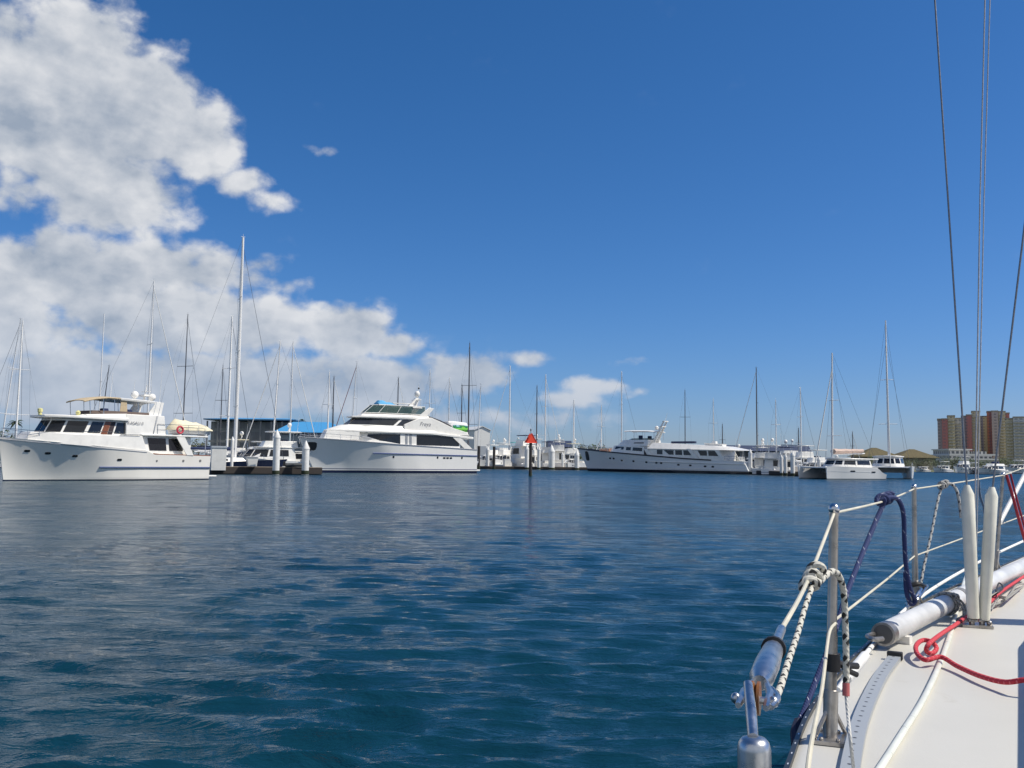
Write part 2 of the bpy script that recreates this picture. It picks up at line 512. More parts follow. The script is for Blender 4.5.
# ------------------------------------------------------------------ water
def make_sea():
    rg = np.random.default_rng(11)
    rad = [.8]                                                  # rings: fine near the boat, 0.25 m apart out to the docks
    while rad[-1] < 900:
        r_ = rad[-1]; rad.append(r_ + (min(max(.0076 * r_, .008), .26) if r_ < 150 else max(.26, .0076 * (r_ - 115))))
    rad = np.array(rad); nr = len(rad)
    af = np.linspace(-42, 42, 600)                              # fine sector in front, coarse behind
    ab = np.linspace(42, 318, 70)[1:-1]
    ang = np.radians(np.concatenate([af, ab])); na = len(ang)
    rr, aa = np.meshgrid(rad, ang, indexing='ij')
    x = rr * np.sin(aa); y = rr * np.cos(aa)
    z = np.zeros_like(x); dx = np.zeros_like(x); dy = np.zeros_like(x)
    da = np.gradient(ang); sp = np.maximum(rr * np.abs(da)[None, :], np.gradient(rad)[:, None])
    nw = 110
    lam = np.exp(np.where(np.arange(nw) < 90, rg.uniform(math.log(.15), math.log(.66), nw), rg.uniform(math.log(.75), math.log(2.2), nw)))
    th0 = R(4)                                                 # the wind chop runs nearly along the line of sight
    th = rg.normal(th0, .28, nw)
    for L, t in zip(lam, th):
        k = 2 * math.pi / L
        amp = .0098 * L ** .9 * (.5 + rg.random())
        if L > .75: amp *= .26
        fade = np.clip((L / sp - 2.5) / 2.5, 0, 1)
        ph = k * (x * math.sin(t) + y * math.cos(t)) + rg.uniform(0, 6.283)
        c = np.cos(ph); s_ = np.sin(ph)
        z += amp * fade * c
        dx -= amp * .8 * fade * s_ * math.sin(t); dy -= amp * .8 * fade * s_ * math.cos(t)
    z *= .66
    vs = np.stack([x + dx * .62, y + dy * .62, z], -1).reshape(-1, 3)
    idx = np.arange(nr * na).reshape(nr, na)
    nx = np.roll(idx, -1, axis=1)
    f = np.stack([idx[:-1], nx[:-1], nx[1:], idx[1:]], -1).reshape(-1, 4)
    # hub and the flat far ring
    far = np.stack([9000 * np.sin(ang), 9000 * np.cos(ang), np.zeros(na)], -1)
    n0 = len(vs); vs = np.concatenate([vs, far, [[0, 0, 0]]])
    fi = np.arange(n0, n0 + na)
    f2 = np.stack([idx[-1], nx[-1], np.roll(fi, -1), fi], -1)
    f = np.concatenate([f, f2])
    me = bpy.data.meshes.new('water')
    me.vertices.add(len(vs)); me.vertices.foreach_set('co', vs.astype(np.float32).ravel())
    tri = np.stack([nx[0], idx[0], np.full(na, n0 + na)], -1)
    nl = f.size + tri.size
    me.loops.add(nl); me.loops.foreach_set('vertex_index', np.concatenate([f[:, ::-1].ravel(), tri[:, ::-1].ravel()]).astype(np.int32))
    me.polygons.add(len(f) + na)
    st = np.concatenate([np.arange(len(f)) * 4, f.size + np.arange(na) * 3])
    me.polygons.foreach_set('loop_start', st.astype(np.int32))
    me.polygons.foreach_set('use_smooth', [True] * (len(f) + na))
    me.update(calc_edges=True); me.validate()
    mt, t, b = newmat('sea_water')
    tcn = t.new('ShaderNodeTexCoord')
    mp = t.new('ShaderNodeMapping'); mp.inputs['Rotation'].default_value = (0, 0, R(-14)); mp.inputs['Scale'].default_value = (.38, 1.0, 1)
    t.l.new(tcn.outputs['Object'], mp.inputs[0])
    big = t.noise(mp.outputs[0], .11, 7, .62)
    t.l.new(t.mix(t.ss(big, .38, .62), (.0025, .026, .044, 1), (.004, .038, .063, 1)), b.inputs['Base Color'])
    b.inputs['IOR'].default_value = 1.333
    gs = t.new('ShaderNodeSeparateXYZ'); t.l.new(tcn.outputs['Object'], gs.inputs[0])
    rr_ = t.m('SQRT', t.m('ADD', t.m('MULTIPLY', gs.outputs[0], gs.outputs[0]), t.m('MULTIPLY', gs.outputs[1], gs.outputs[1])))
    # beyond the modelled wavelets the chop that is too fine to mesh becomes surface roughness
    t.l.new(t.m('ADD', t.ss(rr_, 30, 220, .05, .32), t.m('MULTIPLY', t.m('SUBTRACT', big, .3), .16), clamp=True), b.inputs['Roughness'])
    h1 = t.noise(mp.outputs[0], 2.0, 6, .65, .5)
    h2 = t.noise(mp.outputs[0], 5.0, 4, .6, .3)
    h3 = t.noise(mp.outputs[0], .40, 4, .55, .3)
    hh = t.m('ADD', t.m('MULTIPLY', h1, .55), t.m('ADD', t.m('MULTIPLY', h2, .24), t.m('MULTIPLY', h3, .55)))
    bp = t.new('ShaderNodeBump'); t.l.new(t.ss(rr_, 6, 60, .5, .7), bp.inputs['Strength']); bp.inputs['Distance'].default_value = .36
    t.l.new(hh, bp.inputs['Height']); t.l.new(bp.outputs[0], b.inputs['Normal'])
    me.materials.append(mt)
    o = bpy.data.objects.new('water', me); col.objects.link(o)
    tag(o, kind='structure')
make_sea()

# ------------------------------------------------------------------ land beyond the marina
mt_land = mat('shore_ground', (.16, .17, .10), .95, var=.4, scale=.2)
lm = MB()
shore = [(-6000, 190), (-130, 215), (-82, 232), (-60, 262), (-15, 282), (40, 300), (95, 322), (150, 330), (220, 336), (6000, 300)]
lm.loft([[(x, y, -1.5) for x, y in shore] + [(6000, 5200, -1.5), (-6000, 5200, -1.5)],
         [(x, y + 1.5, .55) for x, y in shore] + [(6000, 5200, .55), (-6000, 5200, .55)]])
tag(lm.build('shore_ground', mt_land, smooth=0), kind='structure')

# ------------------------------------------------------------------ buildings
def facade(name, wall, win, nx, ny, fx=.6, fz=.55, band=None):
    """wall with rows of recessed looking windows from object coordinates (x across, z up), in metres per bay and storey"""
    if name in _mats: return _mats[name]
    mt, t, b = newmat(name)
    tcn = t.new('ShaderNodeTexCoord'); s = t.new('ShaderNodeSeparateXYZ'); t.l.new(tcn.outputs['Object'], s.inputs[0])
    gx = t.m('FRACT', t.m('DIVIDE', t.m('ADD', s.outputs[0], s.outputs[1]), nx)); gz = t.m('FRACT', t.m('DIVIDE', s.outputs[2], ny))
    k = t.m('MULTIPLY', t.m('LESS_THAN', gx, fx), t.m('LESS_THAN', gz, fz))
    n = t.noise(tcn.outputs['Object'], .08, 5, .6)
    base = t.mix(n, rgba([c * .86 for c in wall]), rgba(wall))
    if band: base = t.mix(t.m('GREATER_THAN', gz, .86), base, rgba(band))
    t.l.new(t.mix(k, base, rgba(win)), b.inputs['Base Color'])
    t.l.new(t.m('MULTIPLY_ADD', k, -.5, .8), b.inputs['Roughness'])
    _mats[name] = mt
    return mt
def fbox(Y, x0p, x1p, ytop, ybase_z=.5, depth=10, back=0):
    """box standing at distance Y between two picture columns up to a picture row -> x0, x1, z"""
    return xat(x0p, Y), xat(x1p, Y), zat((x0p + x1p) / 2, ytop, Y)

# condominium towers: each a thing of vertical bays
def tower(label, Y, bays, ang=0.0):
    """bays: (x0 px, x1 px, top px, setback m, material)"""
    xs = xat(bays[0][0], Y); th = math.atan2(xs, Y); ang = -th; kx = math.cos(th)
    root = empty('apartment_tower', (xs, Y, .5), ang, label, 'apartment tower', 'apartment towers on the far shore')
    for (a, b_, top, sb, m_) in bays:
        x0, x1 = (xat(a, Y) - xs) * kx, (xat(b_, Y) - xs) * kx
        z = zat((a + b_) / 2, top, Y) - .5
        q = MB(); q.box(x0, x1, sb, sb + 26, 0, z)
        o = q.build('wall', m_, root, smooth=0)
        q = MB(); q.box(x0 - .35, x1 + .35, sb - .5, sb + 26.5, z, z + 1.1)
        q.build('parapet', mat('tower_parapet', (.34, .31, .27), .85), o, smooth=0)
        if m_.name.startswith('balc'):
            bq = MB()
            for k in range(1, int(z / 3.1)):
                bq.box(x0 + .3, x1 - .3, sb - 1.5, sb, k * 3.1, k * 3.1 + .95)
            bq.build('balcony', mat('tower_balcony', (.50, .46, .38), .8), o, smooth=0)
    return root
F_GREY = facade('facade_mauve', (.44, .38, .39), (.22, .20, .22), 4.2, 3.1, .55, .5)
F_MAR = facade('facade_maroon', (.46, .19, .18), (.26, .14, .15), 5.0, 3.1, .4, .45)
F_OLV = facade('balcony_olive', (.60, .53, .38), (.30, .27, .22), 3.4, 3.1, .5, .5)
F_BAL = facade('balcony_grey', (.55, .53, .52), (.27, .27, .28), 3.6, 3.1, .6, .6)
F_YEL = facade('facade_sunlit_yellow', (.85, .70, .40), (.50, .38, .24), 3.8, 3.1, .45, .5)  # bright wall colour stands for direct sun on this bay
F_ORG = facade('facade_sunlit_orange', (.70, .27, .17), (.45, .20, .14), 5.0, 3.1, .3, .4)  # sunlight on the narrow strip is put into its colour
F_BLU = facade('balcony_blue_grey', (.56, .57, .59), (.30, .32, .34), 4.0, 3.1, .6, .55)
tower('mauve and maroon high-rise at the left end of the tower row', 900,
      [(938.5, 943, 419.5, 4, F_GREY), (943, 948.6, 419.5, 0, F_MAR), (948.6, 956, 416.5, 2, F_OLV), (956, 962.5, 419, 6, F_BAL)])
tower('high-rise with a maroon flank and tall olive bay, second of the tower row', 930,
      [(962.5, 967.5, 416.5, 5, F_GREY), (967.5, 973, 415.5, 1, F_MAR), (973, 981.5, 412, 3, F_OLV)])
tower('high-rise with a strip painted sunlit yellow and orange in the middle of the row', 960,
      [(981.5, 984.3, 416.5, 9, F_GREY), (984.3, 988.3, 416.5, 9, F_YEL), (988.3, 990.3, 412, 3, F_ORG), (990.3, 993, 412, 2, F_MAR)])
tower('tall grey brown high-rise right of the orange strip', 940,
      [(993, 999.5, 411.5, 2, F_GREY), (999.5, 1007, 412, 5, F_OLV), (1007, 1011, 413.5, 8, F_MAR)])
tower('blue grey balconied high-rise at the right edge', 860,
      [(1006.5, 1014.5, 419, 4, F_OLV), (1014.5, 1034, 418, 0, F_BLU)])

# mid-rise with stepped terraces
def midrise():
    Y = 520; x0 = xat(950, Y)
    root = empty('terraced_building', (x0, Y, .5), 0, 'low pale building of stepped terraces in front of the towers', 'building')
    m1 = facade('facade_terrace', (.50, .50, .49), (.10, .11, .12), 2.6, 3.0, .62, .55, (.66, .66, .65))
    z = [zat(970, y, Y) - .5 for y in (463.5, 459, 454.5, 449.8)]
    q = MB(); q.box(0, xat(997, Y) - x0, 0, 30, 0, z[1]); q.build('lower_storeys', m1, root, smooth=0)
    q = MB(); q.box(xat(953, Y) - x0, xat(996, Y) - x0, 4, 30, z[1], z[2]); q.build('upper_storey', m1, root, smooth=0)
    for a, b_ in ((956, 977), (984, 994)):
        q = MB(); q.box(xat(a, Y) - x0, xat(b_, Y) - x0, 8, 28, z[2], z[3] - (0 if a < 960 else .7)); q.build('penthouse', m1, root, smooth=0)
    q = MB(); q.slab([(xat(955, Y) - x0, 7), (xat(979, Y) - x0, 7), (xat(979, Y) - x0, 29), (xat(955, Y) - x0, 29)], z[3], z[3] + .6)
    q.build('roof', mat('pale_roof', (.6, .6, .58), .8), root, smooth=0)
    for zz_ in (z[0], z[1], z[2]):
        q = MB(); q.box(-.6, xat(997.5, Y) - x0, -1.2, -.05, zz_ - .5, zz_ + .35); q.build('terrace_parapet', mat('terrace_white', (.6, .6, .6), .8), root, smooth=0)
midrise()

# hip-roofed houses on the right shore
def hip_house(x0p, x1p, yap, yeave, Y, label, depth=13):
    x0, x1 = xat(x0p, Y), xat(x1p, Y); w = x1 - x0
    ze, za = zat(x0p, yeave, Y) - .5, zat((x0p + x1p) / 2, yap, Y) - .5
    root = empty('hip_roof_house', ((x0 + x1) / 2, Y, .5), 0, label, 'house', 'hip roofed houses on the far shore')
    q = MB(); q.box(-w * .42, w * .42, .8, depth, 0, ze)
    q.build('wall', facade('house_wall', (.24, .22, .18), (.05, .05, .05), 2.4, 2.9, .5, .6), root, smooth=0)
    q = MB(); e = w / 2
    q.add([(-e, -.6, ze), (e, -.6, ze), (e, depth + 1.2, ze), (-e, depth + 1.2, ze), (-w * .06, depth * .5, za), (w * .06, depth * .5, za)],
          [(0, 1, 5, 4), (1, 2, 5), (2, 3, 4, 5), (3, 0, 4), (3, 2, 1, 0)])
    q.build('roof', mat('brown_shingle', (.115, .095, .045), .9, var=.3, scale=1.5), root, smooth=0)
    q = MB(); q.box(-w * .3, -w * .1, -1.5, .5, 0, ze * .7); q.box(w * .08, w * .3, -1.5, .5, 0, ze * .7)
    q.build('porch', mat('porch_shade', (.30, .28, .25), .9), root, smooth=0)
hip_house(860, 902, 447.5, 456.5, 352, 'house with a broad brown hip roof behind the catamaran mast')
hip_house(898, 940, 449, 457.5, 372, 'brown hip roofed house just left of the towers')

# boat store with the blue roof on the left
def boat_store():
    Y = 262; x0, x1 = xat(205, Y), xat(291, Y); w = x1 - x0
    root = empty('boat_store', (x0, Y, .5), 0, 'long dark open fronted boat store with a blue edged roof', 'building')
    h = zat(245, 418, Y) - .5
    q = MB(); q.box(0, w, 4, 26, 0, h * .93); q.build('wall', facade('dark_store_wall', (.30, .32, .34), (.20, .21, .23), 5.0, 3.4, .8, .7), root, smooth=0)
    q = MB(); q.box(-1, w + 1, 0, 28, h * .955, h * .98); q.build('roof_edge', mat('blue_fascia', (.05, .14, .26), .5), root, smooth=0)
    q = MB(); q.add([(-1, 0, h * .98), (w + 1, 0, h * .98), (w + 1, 28, h * .98), (-1, 28, h * .98), (4, 14, h * 1.05), (w - 4, 14, h * 1.05)],
                    [(0, 1, 5, 4), (1, 2, 5), (2, 3, 4, 5), (3, 0, 4)]); q.build('roof', mat('blue_metal_roof', (.07, .30, .58), .45), root, smooth=0)
    for i in range(9):
        q = MB(); q.box(i * w / 8 - .2, i * w / 8 + .2, .5, .9, 0, h * .93); q.build('post', mat('store_post', (.22, .225, .23), .7), root, smooth=0)
    q = MB(); q.box(.5, w - .5, .6, .8, h * .46, h * .5); q.build('rack_beam', mat('store_post', (.22, .225, .23), .7), root, smooth=0)
    Y = 246; x0, x1 = xat(272, Y), xat(347, Y); w = x1 - x0
    root = empty('marina_building', (x0, Y, .5), 0, 'low marina building with a bright blue metal roof behind the yachts', 'building')
    ze, za = zat(310, 432.5, Y) - .5, zat(310, 420.5, Y) - .5
    q = MB(); q.box(.8, w - .8, 1, 20, 0, ze); q.build('wall', facade('marina_wall', (.34, .36, .37), (.06, .08, .10), 3.2, 4.0, .6, .5), root, smooth=0)
    q = MB(); q.add([(0, -.5, ze), (w, -.5, ze), (w, 21, ze), (0, 21, ze), (3, 10, za), (w - 7, 10, za)],
                    [(0, 1, 5, 4), (1, 2, 5), (2, 3, 4, 5), (3, 0, 4), (3, 2, 1, 0)]); q.build('roof', mat('blue_metal_roof', (.07, .30, .58), .45), root, smooth=0)
boat_store()

def shed():
    Y = 286; x0, x1 = xat(474, Y), xat(491, Y); w = x1 - x0
    root = empty('boat_shed', (x0, Y, .5), R(24), 'tall white gabled boat shed behind the large white yacht', 'shed')
    ze, za = zat(482, 430, Y) - .5, zat(482, 426.5, Y) - .5
    q = MB(); q.loft([[(0, 0, 0), (0, 0, ze), (w / 2, 0, za), (w, 0, ze), (w, 0, 0)], [(0, 12, 0), (0, 12, ze), (w / 2, 12, za), (w, 12, ze), (w, 12, 0)]])
    q.build('wall', mat('white_sheet_wall', (.72, .72, .70), .7), root, smooth=0)
    q = MB()
    q.hexa([(-.3, -.3, ze - .15), (w / 2, -.3, za), (w / 2, 12.3, za), (-.3, 12.3, ze - .15), (-.3, -.3, ze + .1), (w / 2, -.3, za + .25), (w / 2, 12.3, za + .25), (-.3, 12.3, ze + .1)])
    q.hexa([(w / 2, -.3, za), (w + .3, -.3, ze - .15), (w + .3, 12.3, ze - .15), (w / 2, 12.3, za), (w / 2, -.3, za + .25), (w + .3, -.3, ze + .1), (w + .3, 12.3, ze + .1), (w / 2, 12.3, za + .25)])
    q.build('roof', mat('shed_roof', (.62, .63, .63), .6), root, smooth=0)
    q = MB(); q.box(w * .3, w * .75, -.06, 0, .2, ze * .55); q.build('door', mat('shed_door', (.35, .38, .42), .6), root, smooth=0)
shed()
def long_roof(a, b_, yt, yb, Y, label):
    x0, x1 = xat(a, Y), xat(b_, Y); w = x1 - x0
    root = empty('warehouse', (x0, Y, .5), 0, label, 'building')
    zt, zb = zat((a + b_) / 2, yt, Y) - .5, zat((a + b_) / 2, yb, Y) - .5
    q = MB(); q.box(.6, w - .6, 1, 22, 0, zb); q.build('wall', facade('warehouse_wall', (.22, .22, .22), (.04, .045, .05), 4.5, 3.6, .6, .6), root, smooth=0)
    q = MB(); q.add([(0, 0, zb), (w, 0, zb), (w, 23, zb), (0, 23, zb), (0, 3, zt), (w, 3, zt), (w, 20, zt), (0, 20, zt)],
                    [(0, 1, 5, 4), (1, 2, 6, 5), (2, 3, 7, 6), (3, 0, 4, 7), (4, 5, 6, 7), (3, 2, 1, 0)]); q.build('roof', mat('navy_metal_roof', (.035, .05, .10), .5), root, smooth=0)
long_roof(722, 812, 445.5, 451, 300, 'long low warehouse with a flat navy roof behind the right hand docks')
long_roof(660, 716, 445.5, 450, 320, 'navy roofed warehouse partly hidden behind the long classic yacht')
long_roof(548, 572, 440.5, 447, 292, 'dark roofed shed rising behind the middle dock')

# ------------------------------------------------------------------ trees
def leaf_mat(name, c):
    if name in _mats: return _mats[name]
    mt, t, b = newmat(name)
    tcn = t.new('ShaderNodeTexCoord')
    n = t.noise(tcn.outputs['Object'], .9, 4, .6)
    t.l.new(t.mix(t.ss(n, .3, .7), rgba([x * .55 for x in c]), rgba([x * 1.45 for x in c])), b.inputs['Base Color'])
    b.inputs['Roughness'].default_value = .7
    _mats[name] = mt
    return mt
LEAFS = [leaf_mat('leaf_green', (.045, .075, .025)), leaf_mat('leaf_dark', (.028, .05, .02)), leaf_mat('leaf_olive', (.075, .085, .03))]
def tree(loc, h, w, label, m_, group=None, seed=0, n=520):
    rg = random.Random(seed)
    root = empty('broadleaf_tree', loc, 0, label, 'tree', group)
    q = MB(); q.tube([(0, 0, -.2), (.1, 0, h * .3), (.0, .1, h * .7)], [.16 * h / 6, .12 * h / 6, .05], 6)
    for k in range(4):
        a = rg.uniform(0, 6.28); q.tube([(.06, 0, h * .35), (math.cos(a) * w * .3, math.sin(a) * w * .3, h * .7)], [.07 * h / 6, .02], 5)
    q.build('trunk', BARK, root)
    cl = [(rg.uniform(-.34, .34) * w, rg.uniform(-.3, .3) * w, h * rg.uniform(.32, .82), rg.uniform(.16, .30) * w) for _ in range(9)]
    q = MB()
    for i in range(n):
        cx, cy, cz, r_ = rg.choice(cl)
        while True:
            u = Vector((rg.uniform(-1, 1), rg.uniform(-1, 1), rg.uniform(-1, 1)))
            if u.length < 1: break
        p = Vector((cx, cy, cz)) + Vector((u.x * r_, u.y * r_, u.z * r_ * .8))
        a = Vector((rg.gauss(0, 1), rg.gauss(0, 1), rg.gauss(0, 1))).normalized(); b_ = a.orthogonal().normalized()
        s_ = h * rg.uniform(.025, .05)
        q.add([p - a * s_, p + b_ * s_ * .5, p + a * s_, p - b_ * s_ * .5], [(0, 1, 2, 3)])
    q.build('crown', m_, root, smooth=0)
def palm(loc, h, label, seed=0, group=None):
    rg = random.Random(seed)
    root = empty('palm_tree', loc, 0, label, 'palm tree', group)
    q = MB(); lean = rg.uniform(-.5, .5)
    q.tube([(0, 0, -.2), (lean * .3, 0, h * .4), (lean, 0, h)], [.22, .16, .13], 7); q.build('trunk', BARK, root)
    q = MB()
    for i in range(18):
        a = 6.283 * i / 18 + rg.uniform(-.2, .2); e = rg.uniform(-.25, .9); L = rg.uniform(1.7, 2.5)
        prev = None
        for k in range(7):
            t = k / 6
            r_ = L * t * math.cos(e) ; z = h + L * t * math.sin(e) - .95 * L * t * t * .6
            wd = .30 * math.sin(math.pi * min(1, t * .9 + .12))
            c = Vector((lean + r_ * math.cos(a), r_ * math.sin(a), z)); sd_ = Vector((-math.sin(a), math.cos(a), 0)) * wd + Vector((0, 0, -wd * .5))
            sd2 = Vector((math.sin(a), -math.cos(a), 0)) * wd + Vector((0, 0, -wd * .5))
            cur = (c + sd_, c, c + sd2)
            if prev:
                q.add([prev[0], cur[0], cur[1], prev[1]], [(0, 1, 2, 3)]); q.add([prev[1], cur[1], cur[2], prev[2]], [(0, 1, 2, 3)])
            prev = cur
    q.build('crown', LEAFS[1], root, smooth=0)
G1 = 'trees lining the far right shore'
tl = ['small rounded green tree in the row lining the far right shore']
i = 0
pxs = 858
while pxs < 1030:
    Y = 338 + rnd.uniform(-4, 14); h = rnd.uniform(4.2, 6.0) if pxs < 940 else rnd.uniform(3.0, 4.6)
    tree((xat(pxs, Y), Y, .5), h, h * rnd.uniform(1.15, 1.6), tl[0], LEAFS[i % 3], G1, 100 + i)
    pxs += rnd.uniform(5.0, 8.0); i += 1
for k, (p, Y, h) in enumerate([(954, 346, 5.6), (960, 345, 6.2), (966, 347, 5.2), (1004, 344, 5.6), (1012, 346, 5.0), (984, 348, 4.6)]):
    tree((xat(p, Y), Y, .5), h, h * 1.15, 'taller dark tree standing before the terraced building on the far right shore', LEAFS[(k + 1) % 2], G1 + ' by the terraced building', 300 + k)
G2 = 'trees behind the docks on the left'
for k, (p, Y, h) in enumerate([(2, 236, 10), (14, 250, 8), (24, 262, 7.5), (34, 250, 8.5), (44, 256, 9), (54, 262, 8), (66, 268, 8), (110, 272, 8), (130, 276, 8), (178, 280, 8.5), (198, 285, 8)]):
    tree((xat(p, Y), Y, .5), h, h * 1.2, 'dark green tree rising behind the boats at the left end of the marina', LEAFS[(k + 1) % 3], G2, 200 + k)
G3 = 'trees behind the middle dock'
for k, (p, Y, h) in enumerate([(566, 300, 8.5), (573, 302, 7), (585, 305, 8), (592, 300, 8.5), (600, 306, 8), (610, 304, 7), (618, 309, 7.4), (628, 305, 7)]):
    tree((xat(p, Y), Y, .5), h, h * .95, 'green tree rising behind the middle dock and the bow of the classic yacht', LEAFS[k % 3], G3, 230 + k)
palm((xat(4, 215), 219, .5), zat(4, 421, 215) - .5, 'palm tree at the far left edge above the trawler bow', 5)
palm((xat(287.5, 300), 300, .5), zat(287.5, 420, 300) - .5, 'left of the two palms above the blue roof', 6)
palm((xat(300.5, 296), 296, .5), zat(300.5, 420.5, 296) - .5, 'right and fuller of the two palms above the blue roof', 7)

# ------------------------------------------------------------------ boats
def sym(fn, *a):                         # call for port and starboard
    for s in (1, -1): fn(s, *a)
def rail(q, pts, h, r=.02, n_post=8, mid=True):
    P = smooth_path(pts, 5)
    q.tube([p + Vector((0, 0, h)) for p in P], r, 5)
    if mid: q.tube([p + Vector((0, 0, h * .5)) for p in P], r * .7, 4)
    for i in range(n_post):
        p = P[int(i * (len(P) - 1) / max(1, n_post - 1))]
        q.tube([p, p + Vector((0, 0, h))], r * .9, 5)

def trawler():
    root = heading_root('motor_yacht', (-30.2, 86.5), (-40.9, 72), 'white pilothouse trawler yacht with a tan bimini, cut by the left edge of the picture', 'motor yacht')
    H = Hull(0, 17.5, [(0, 2.2), (.33, 2.27), (.37, 2.62), (.78, 3.15), (1, 3.5)], [(0, 2.35), (.3, 2.5), (.62, 2.5), (.8, 2.0), (.92, 1.1), (1, .12)],
             [(0, 2.2), (.4, 2.3), (.56, 1.85), (.68, 1.15), (.8, .55), (.92, .2), (1, .03)], .7, .6, 0, 1.25)
    q = MB(); H.mesh(q, 44); hull = q.build('hull', hull_mat('trawler_hull', (.81, .785, .73), (.012, .018, .045), .10), root)
    q = MB()
    for x, z in ((16.2, 2.42), (14.75, 2.25), (12.7, 2.05), (9.05, 1.78)): H.port(q, x, z, .42, .2)
    for x, z in ((16.2, 2.42), (14.75, 2.25), (12.7, 2.05), (9.05, 1.78)): H.port(q, x, z, .42, .2, -1)
    q.build('portlight', DKGLASS, hull)
    q = MB(); H.port(q, 5.6, 1.72, .16, .16); H.port(q, 2.9, 1.74, .2, .2); H.port(q, 1.1, 1.76, .22, .22); q.build('exhaust_port', mat('dull_grey', (.2, .2, .2), .5), hull)
    q = MB()
    for s in (1, -1): q.tube(H.line(0.0, .60, 1.12, 20, s, .03), .075, 6)
    q.build('rub_rail', mat('blue_grey_rubber', (.08, .11, .22), .5), hull)
    q = MB()
    for s in (1, -1): q.tube(H.line(.37, 1.0, lambda t: ip(t, H.zs) - .16, 30, s, .01), .03, 5)
    q.build('sheer_moulding', mat('grey_moulding', (.35, .36, .4), .5), hull)
    q = MB()
    for s in (1, -1): q.tube(H.line(.0, .335, lambda t: ip(t, H.zs) + .02, 10, s, -.06), .06, 6)
    q.build('cap_rail', TEAK, root)
    q = MB(); q.slab([(-1.0, -2.0), (0.1, -2.2), (0.1, 2.2), (-1.0, 2.0)], .26, .40); q.build('swim_platform', WHITE, root, bevel=.04)
    # raised foredeck and wide-body main deck
    q = MB()
    q.house([(6.4, 2.44), (11, 2.46), (13.2, 2.3), (15.0, 1.75), (16.5, 1.0)], [(7.1, 2.42), (11, 2.44), (13.2, 2.25), (14.9, 1.7), (16.0, .95)],
            lambda x: ip(x, [(6.4, 2.1), (7, 2.5), (14, 3.0), (16.5, 3.2)]), lambda x: ip(x, [(7, 3.9), (13, 3.9), (16.0, 4.0)]))
    q.build('deckhouse', WHITE, root, bevel=.05)
    # recessed saloon
    q = MB(); w = q.house([(1.9, 1.9), (6.6, 1.9)], [(1.9, 1.9), (7.2, 1.9)], 1.9, 3.95)
    sal = q.build('saloon', WHITE, root)
    q = MB()
    for k in (2, 0):
        for u0, u1 in ((.16, .50), (.56, .84)):
            a = rectp(u0, u1, .36, .90) if k == 2 else rectp(1 - u1, 1 - u0, .36, .90)
            q.panel(w[k], a)
    q.build('window', DKGLASS, sal)
    q = MB()
    for s in (1, -1):
        q.prism([(3.75, 3.9), (2.9, 3.9), (1.9, 2.25), (2.6, 2.25)], s * 2.38, s * 2.46)
    q.build('wing_plate', WHITE, root)
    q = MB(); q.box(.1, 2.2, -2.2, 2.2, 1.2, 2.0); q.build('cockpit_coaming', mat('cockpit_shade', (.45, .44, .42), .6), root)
    # pilothouse
    q = MB()
    w = q.house([(8.3, 2.12), (12.2, 2.12), (14.0, 1.75), (15.0, .9)], [(8.0, 2.02), (11.6, 2.02), (13.4, 1.65), (14.3, .85)], 3.88, 5.15)
    ph = q.build('pilothouse', WHITE, root)
    # port walls: index 4 = front quarter, 5 = quarter, 6 = side ; starboard 2, 1, 0 ; front 3
    q = MB()
    for wl, us in ((w[3], [(.06, .47), (.53, .94)]), (w[4], [(.06, .94)]), (w[5], [(.06, .94)]), (w[6], [(.05, .33), (.66, .96)]),
                   (w[2], [(.06, .94)]), (w[1], [(.06, .94)]), (w[0], [(.05, .33), (.68, .96)])):
        for u0, u1 in us: q.panel(wl, rectp(u0, u1, .12, .86))
    q.build('window', DKGLASS, ph)
    q = MB(); q.panel(w[6], rectp(.36, .50, .04, .90), .05); q.build('door', TEAK, ph)
    q = MB(); q.panel(w[6], rectp(.51, .62, .04, .90), .03); q.build('doorway', mat('dark_interior', (.03, .02, .025), .6), ph)
    q = MB(); o = full([(8.4, 2.42), (12.2, 2.44), (14.0, 2.0), (15.15, 1.2)])
    q.slab(o, lambda x, y: 5.12 + (x - 8) * .012, lambda x, y: 5.40 + (x - 8) * .006); q.build('brow', WHITE, root, bevel=.06)
    # flybridge
    q = MB(); q.house([(4.7, 2.3), (8.6, 2.34)], [(4.9, 2.22), (8.6, 2.26)], 3.9, 5.75); aft = q.build('flybridge_side', WHITE, root, bevel=.04)
    q = MB(); q.house([(8.5, 2.28), (10.5, 2.1), (12.3, 1.2)], [(8.5, 2.2), (10.3, 2.0), (11.9, 1.1)], 5.3, lambda x: ip(x, [(8.5, 5.78), (12, 5.6)])); q.build('flybridge', WHITE, root, bevel=.05)
    q = MB(); q.house([(6.2, 1.9), (9.5, 1.9), (11.2, 1.1)], [(6.2, 1.8), (9.4, 1.8), (11.0, 1.0)], 5.7, 5.98); q.build('seat_cover', mat('faded_brown_canvas', (.12, .09, .08), .9), root)
    q = MB()
    for a, b_ in ((9.7, 1.0), (8.6, -.9), (7.6, 1.2)): q.box(a, a + .5, b_ - .3, b_ + .3, 5.7, 6.2)
    q.build('helm_seat', NAVYC, root, bevel=.06)
    # hard top aft, tan bimini forward
    def topsec(xs, wz, th):
        rings = []
        for x, hw, z in wz:
            ring = [(x, hw * math.cos(math.pi * k / 8), z + .16 * math.sin(math.pi * k / 8) - .08) for k in range(9)]
            ring += [(x, hw * math.cos(math.pi * k / 8) * .98, z + .16 * math.sin(math.pi * k / 8) - .08 - th) for k in range(8, -1, -1)]
            rings.append(ring)
        mb = MB(); mb.loft(rings); return mb
    topsec(0, [(4.8, 1.7, 7.02), (6.5, 1.85, 7.10), (8.9, 1.85, 7.18)], .14).build('hardtop', WHITE, root)
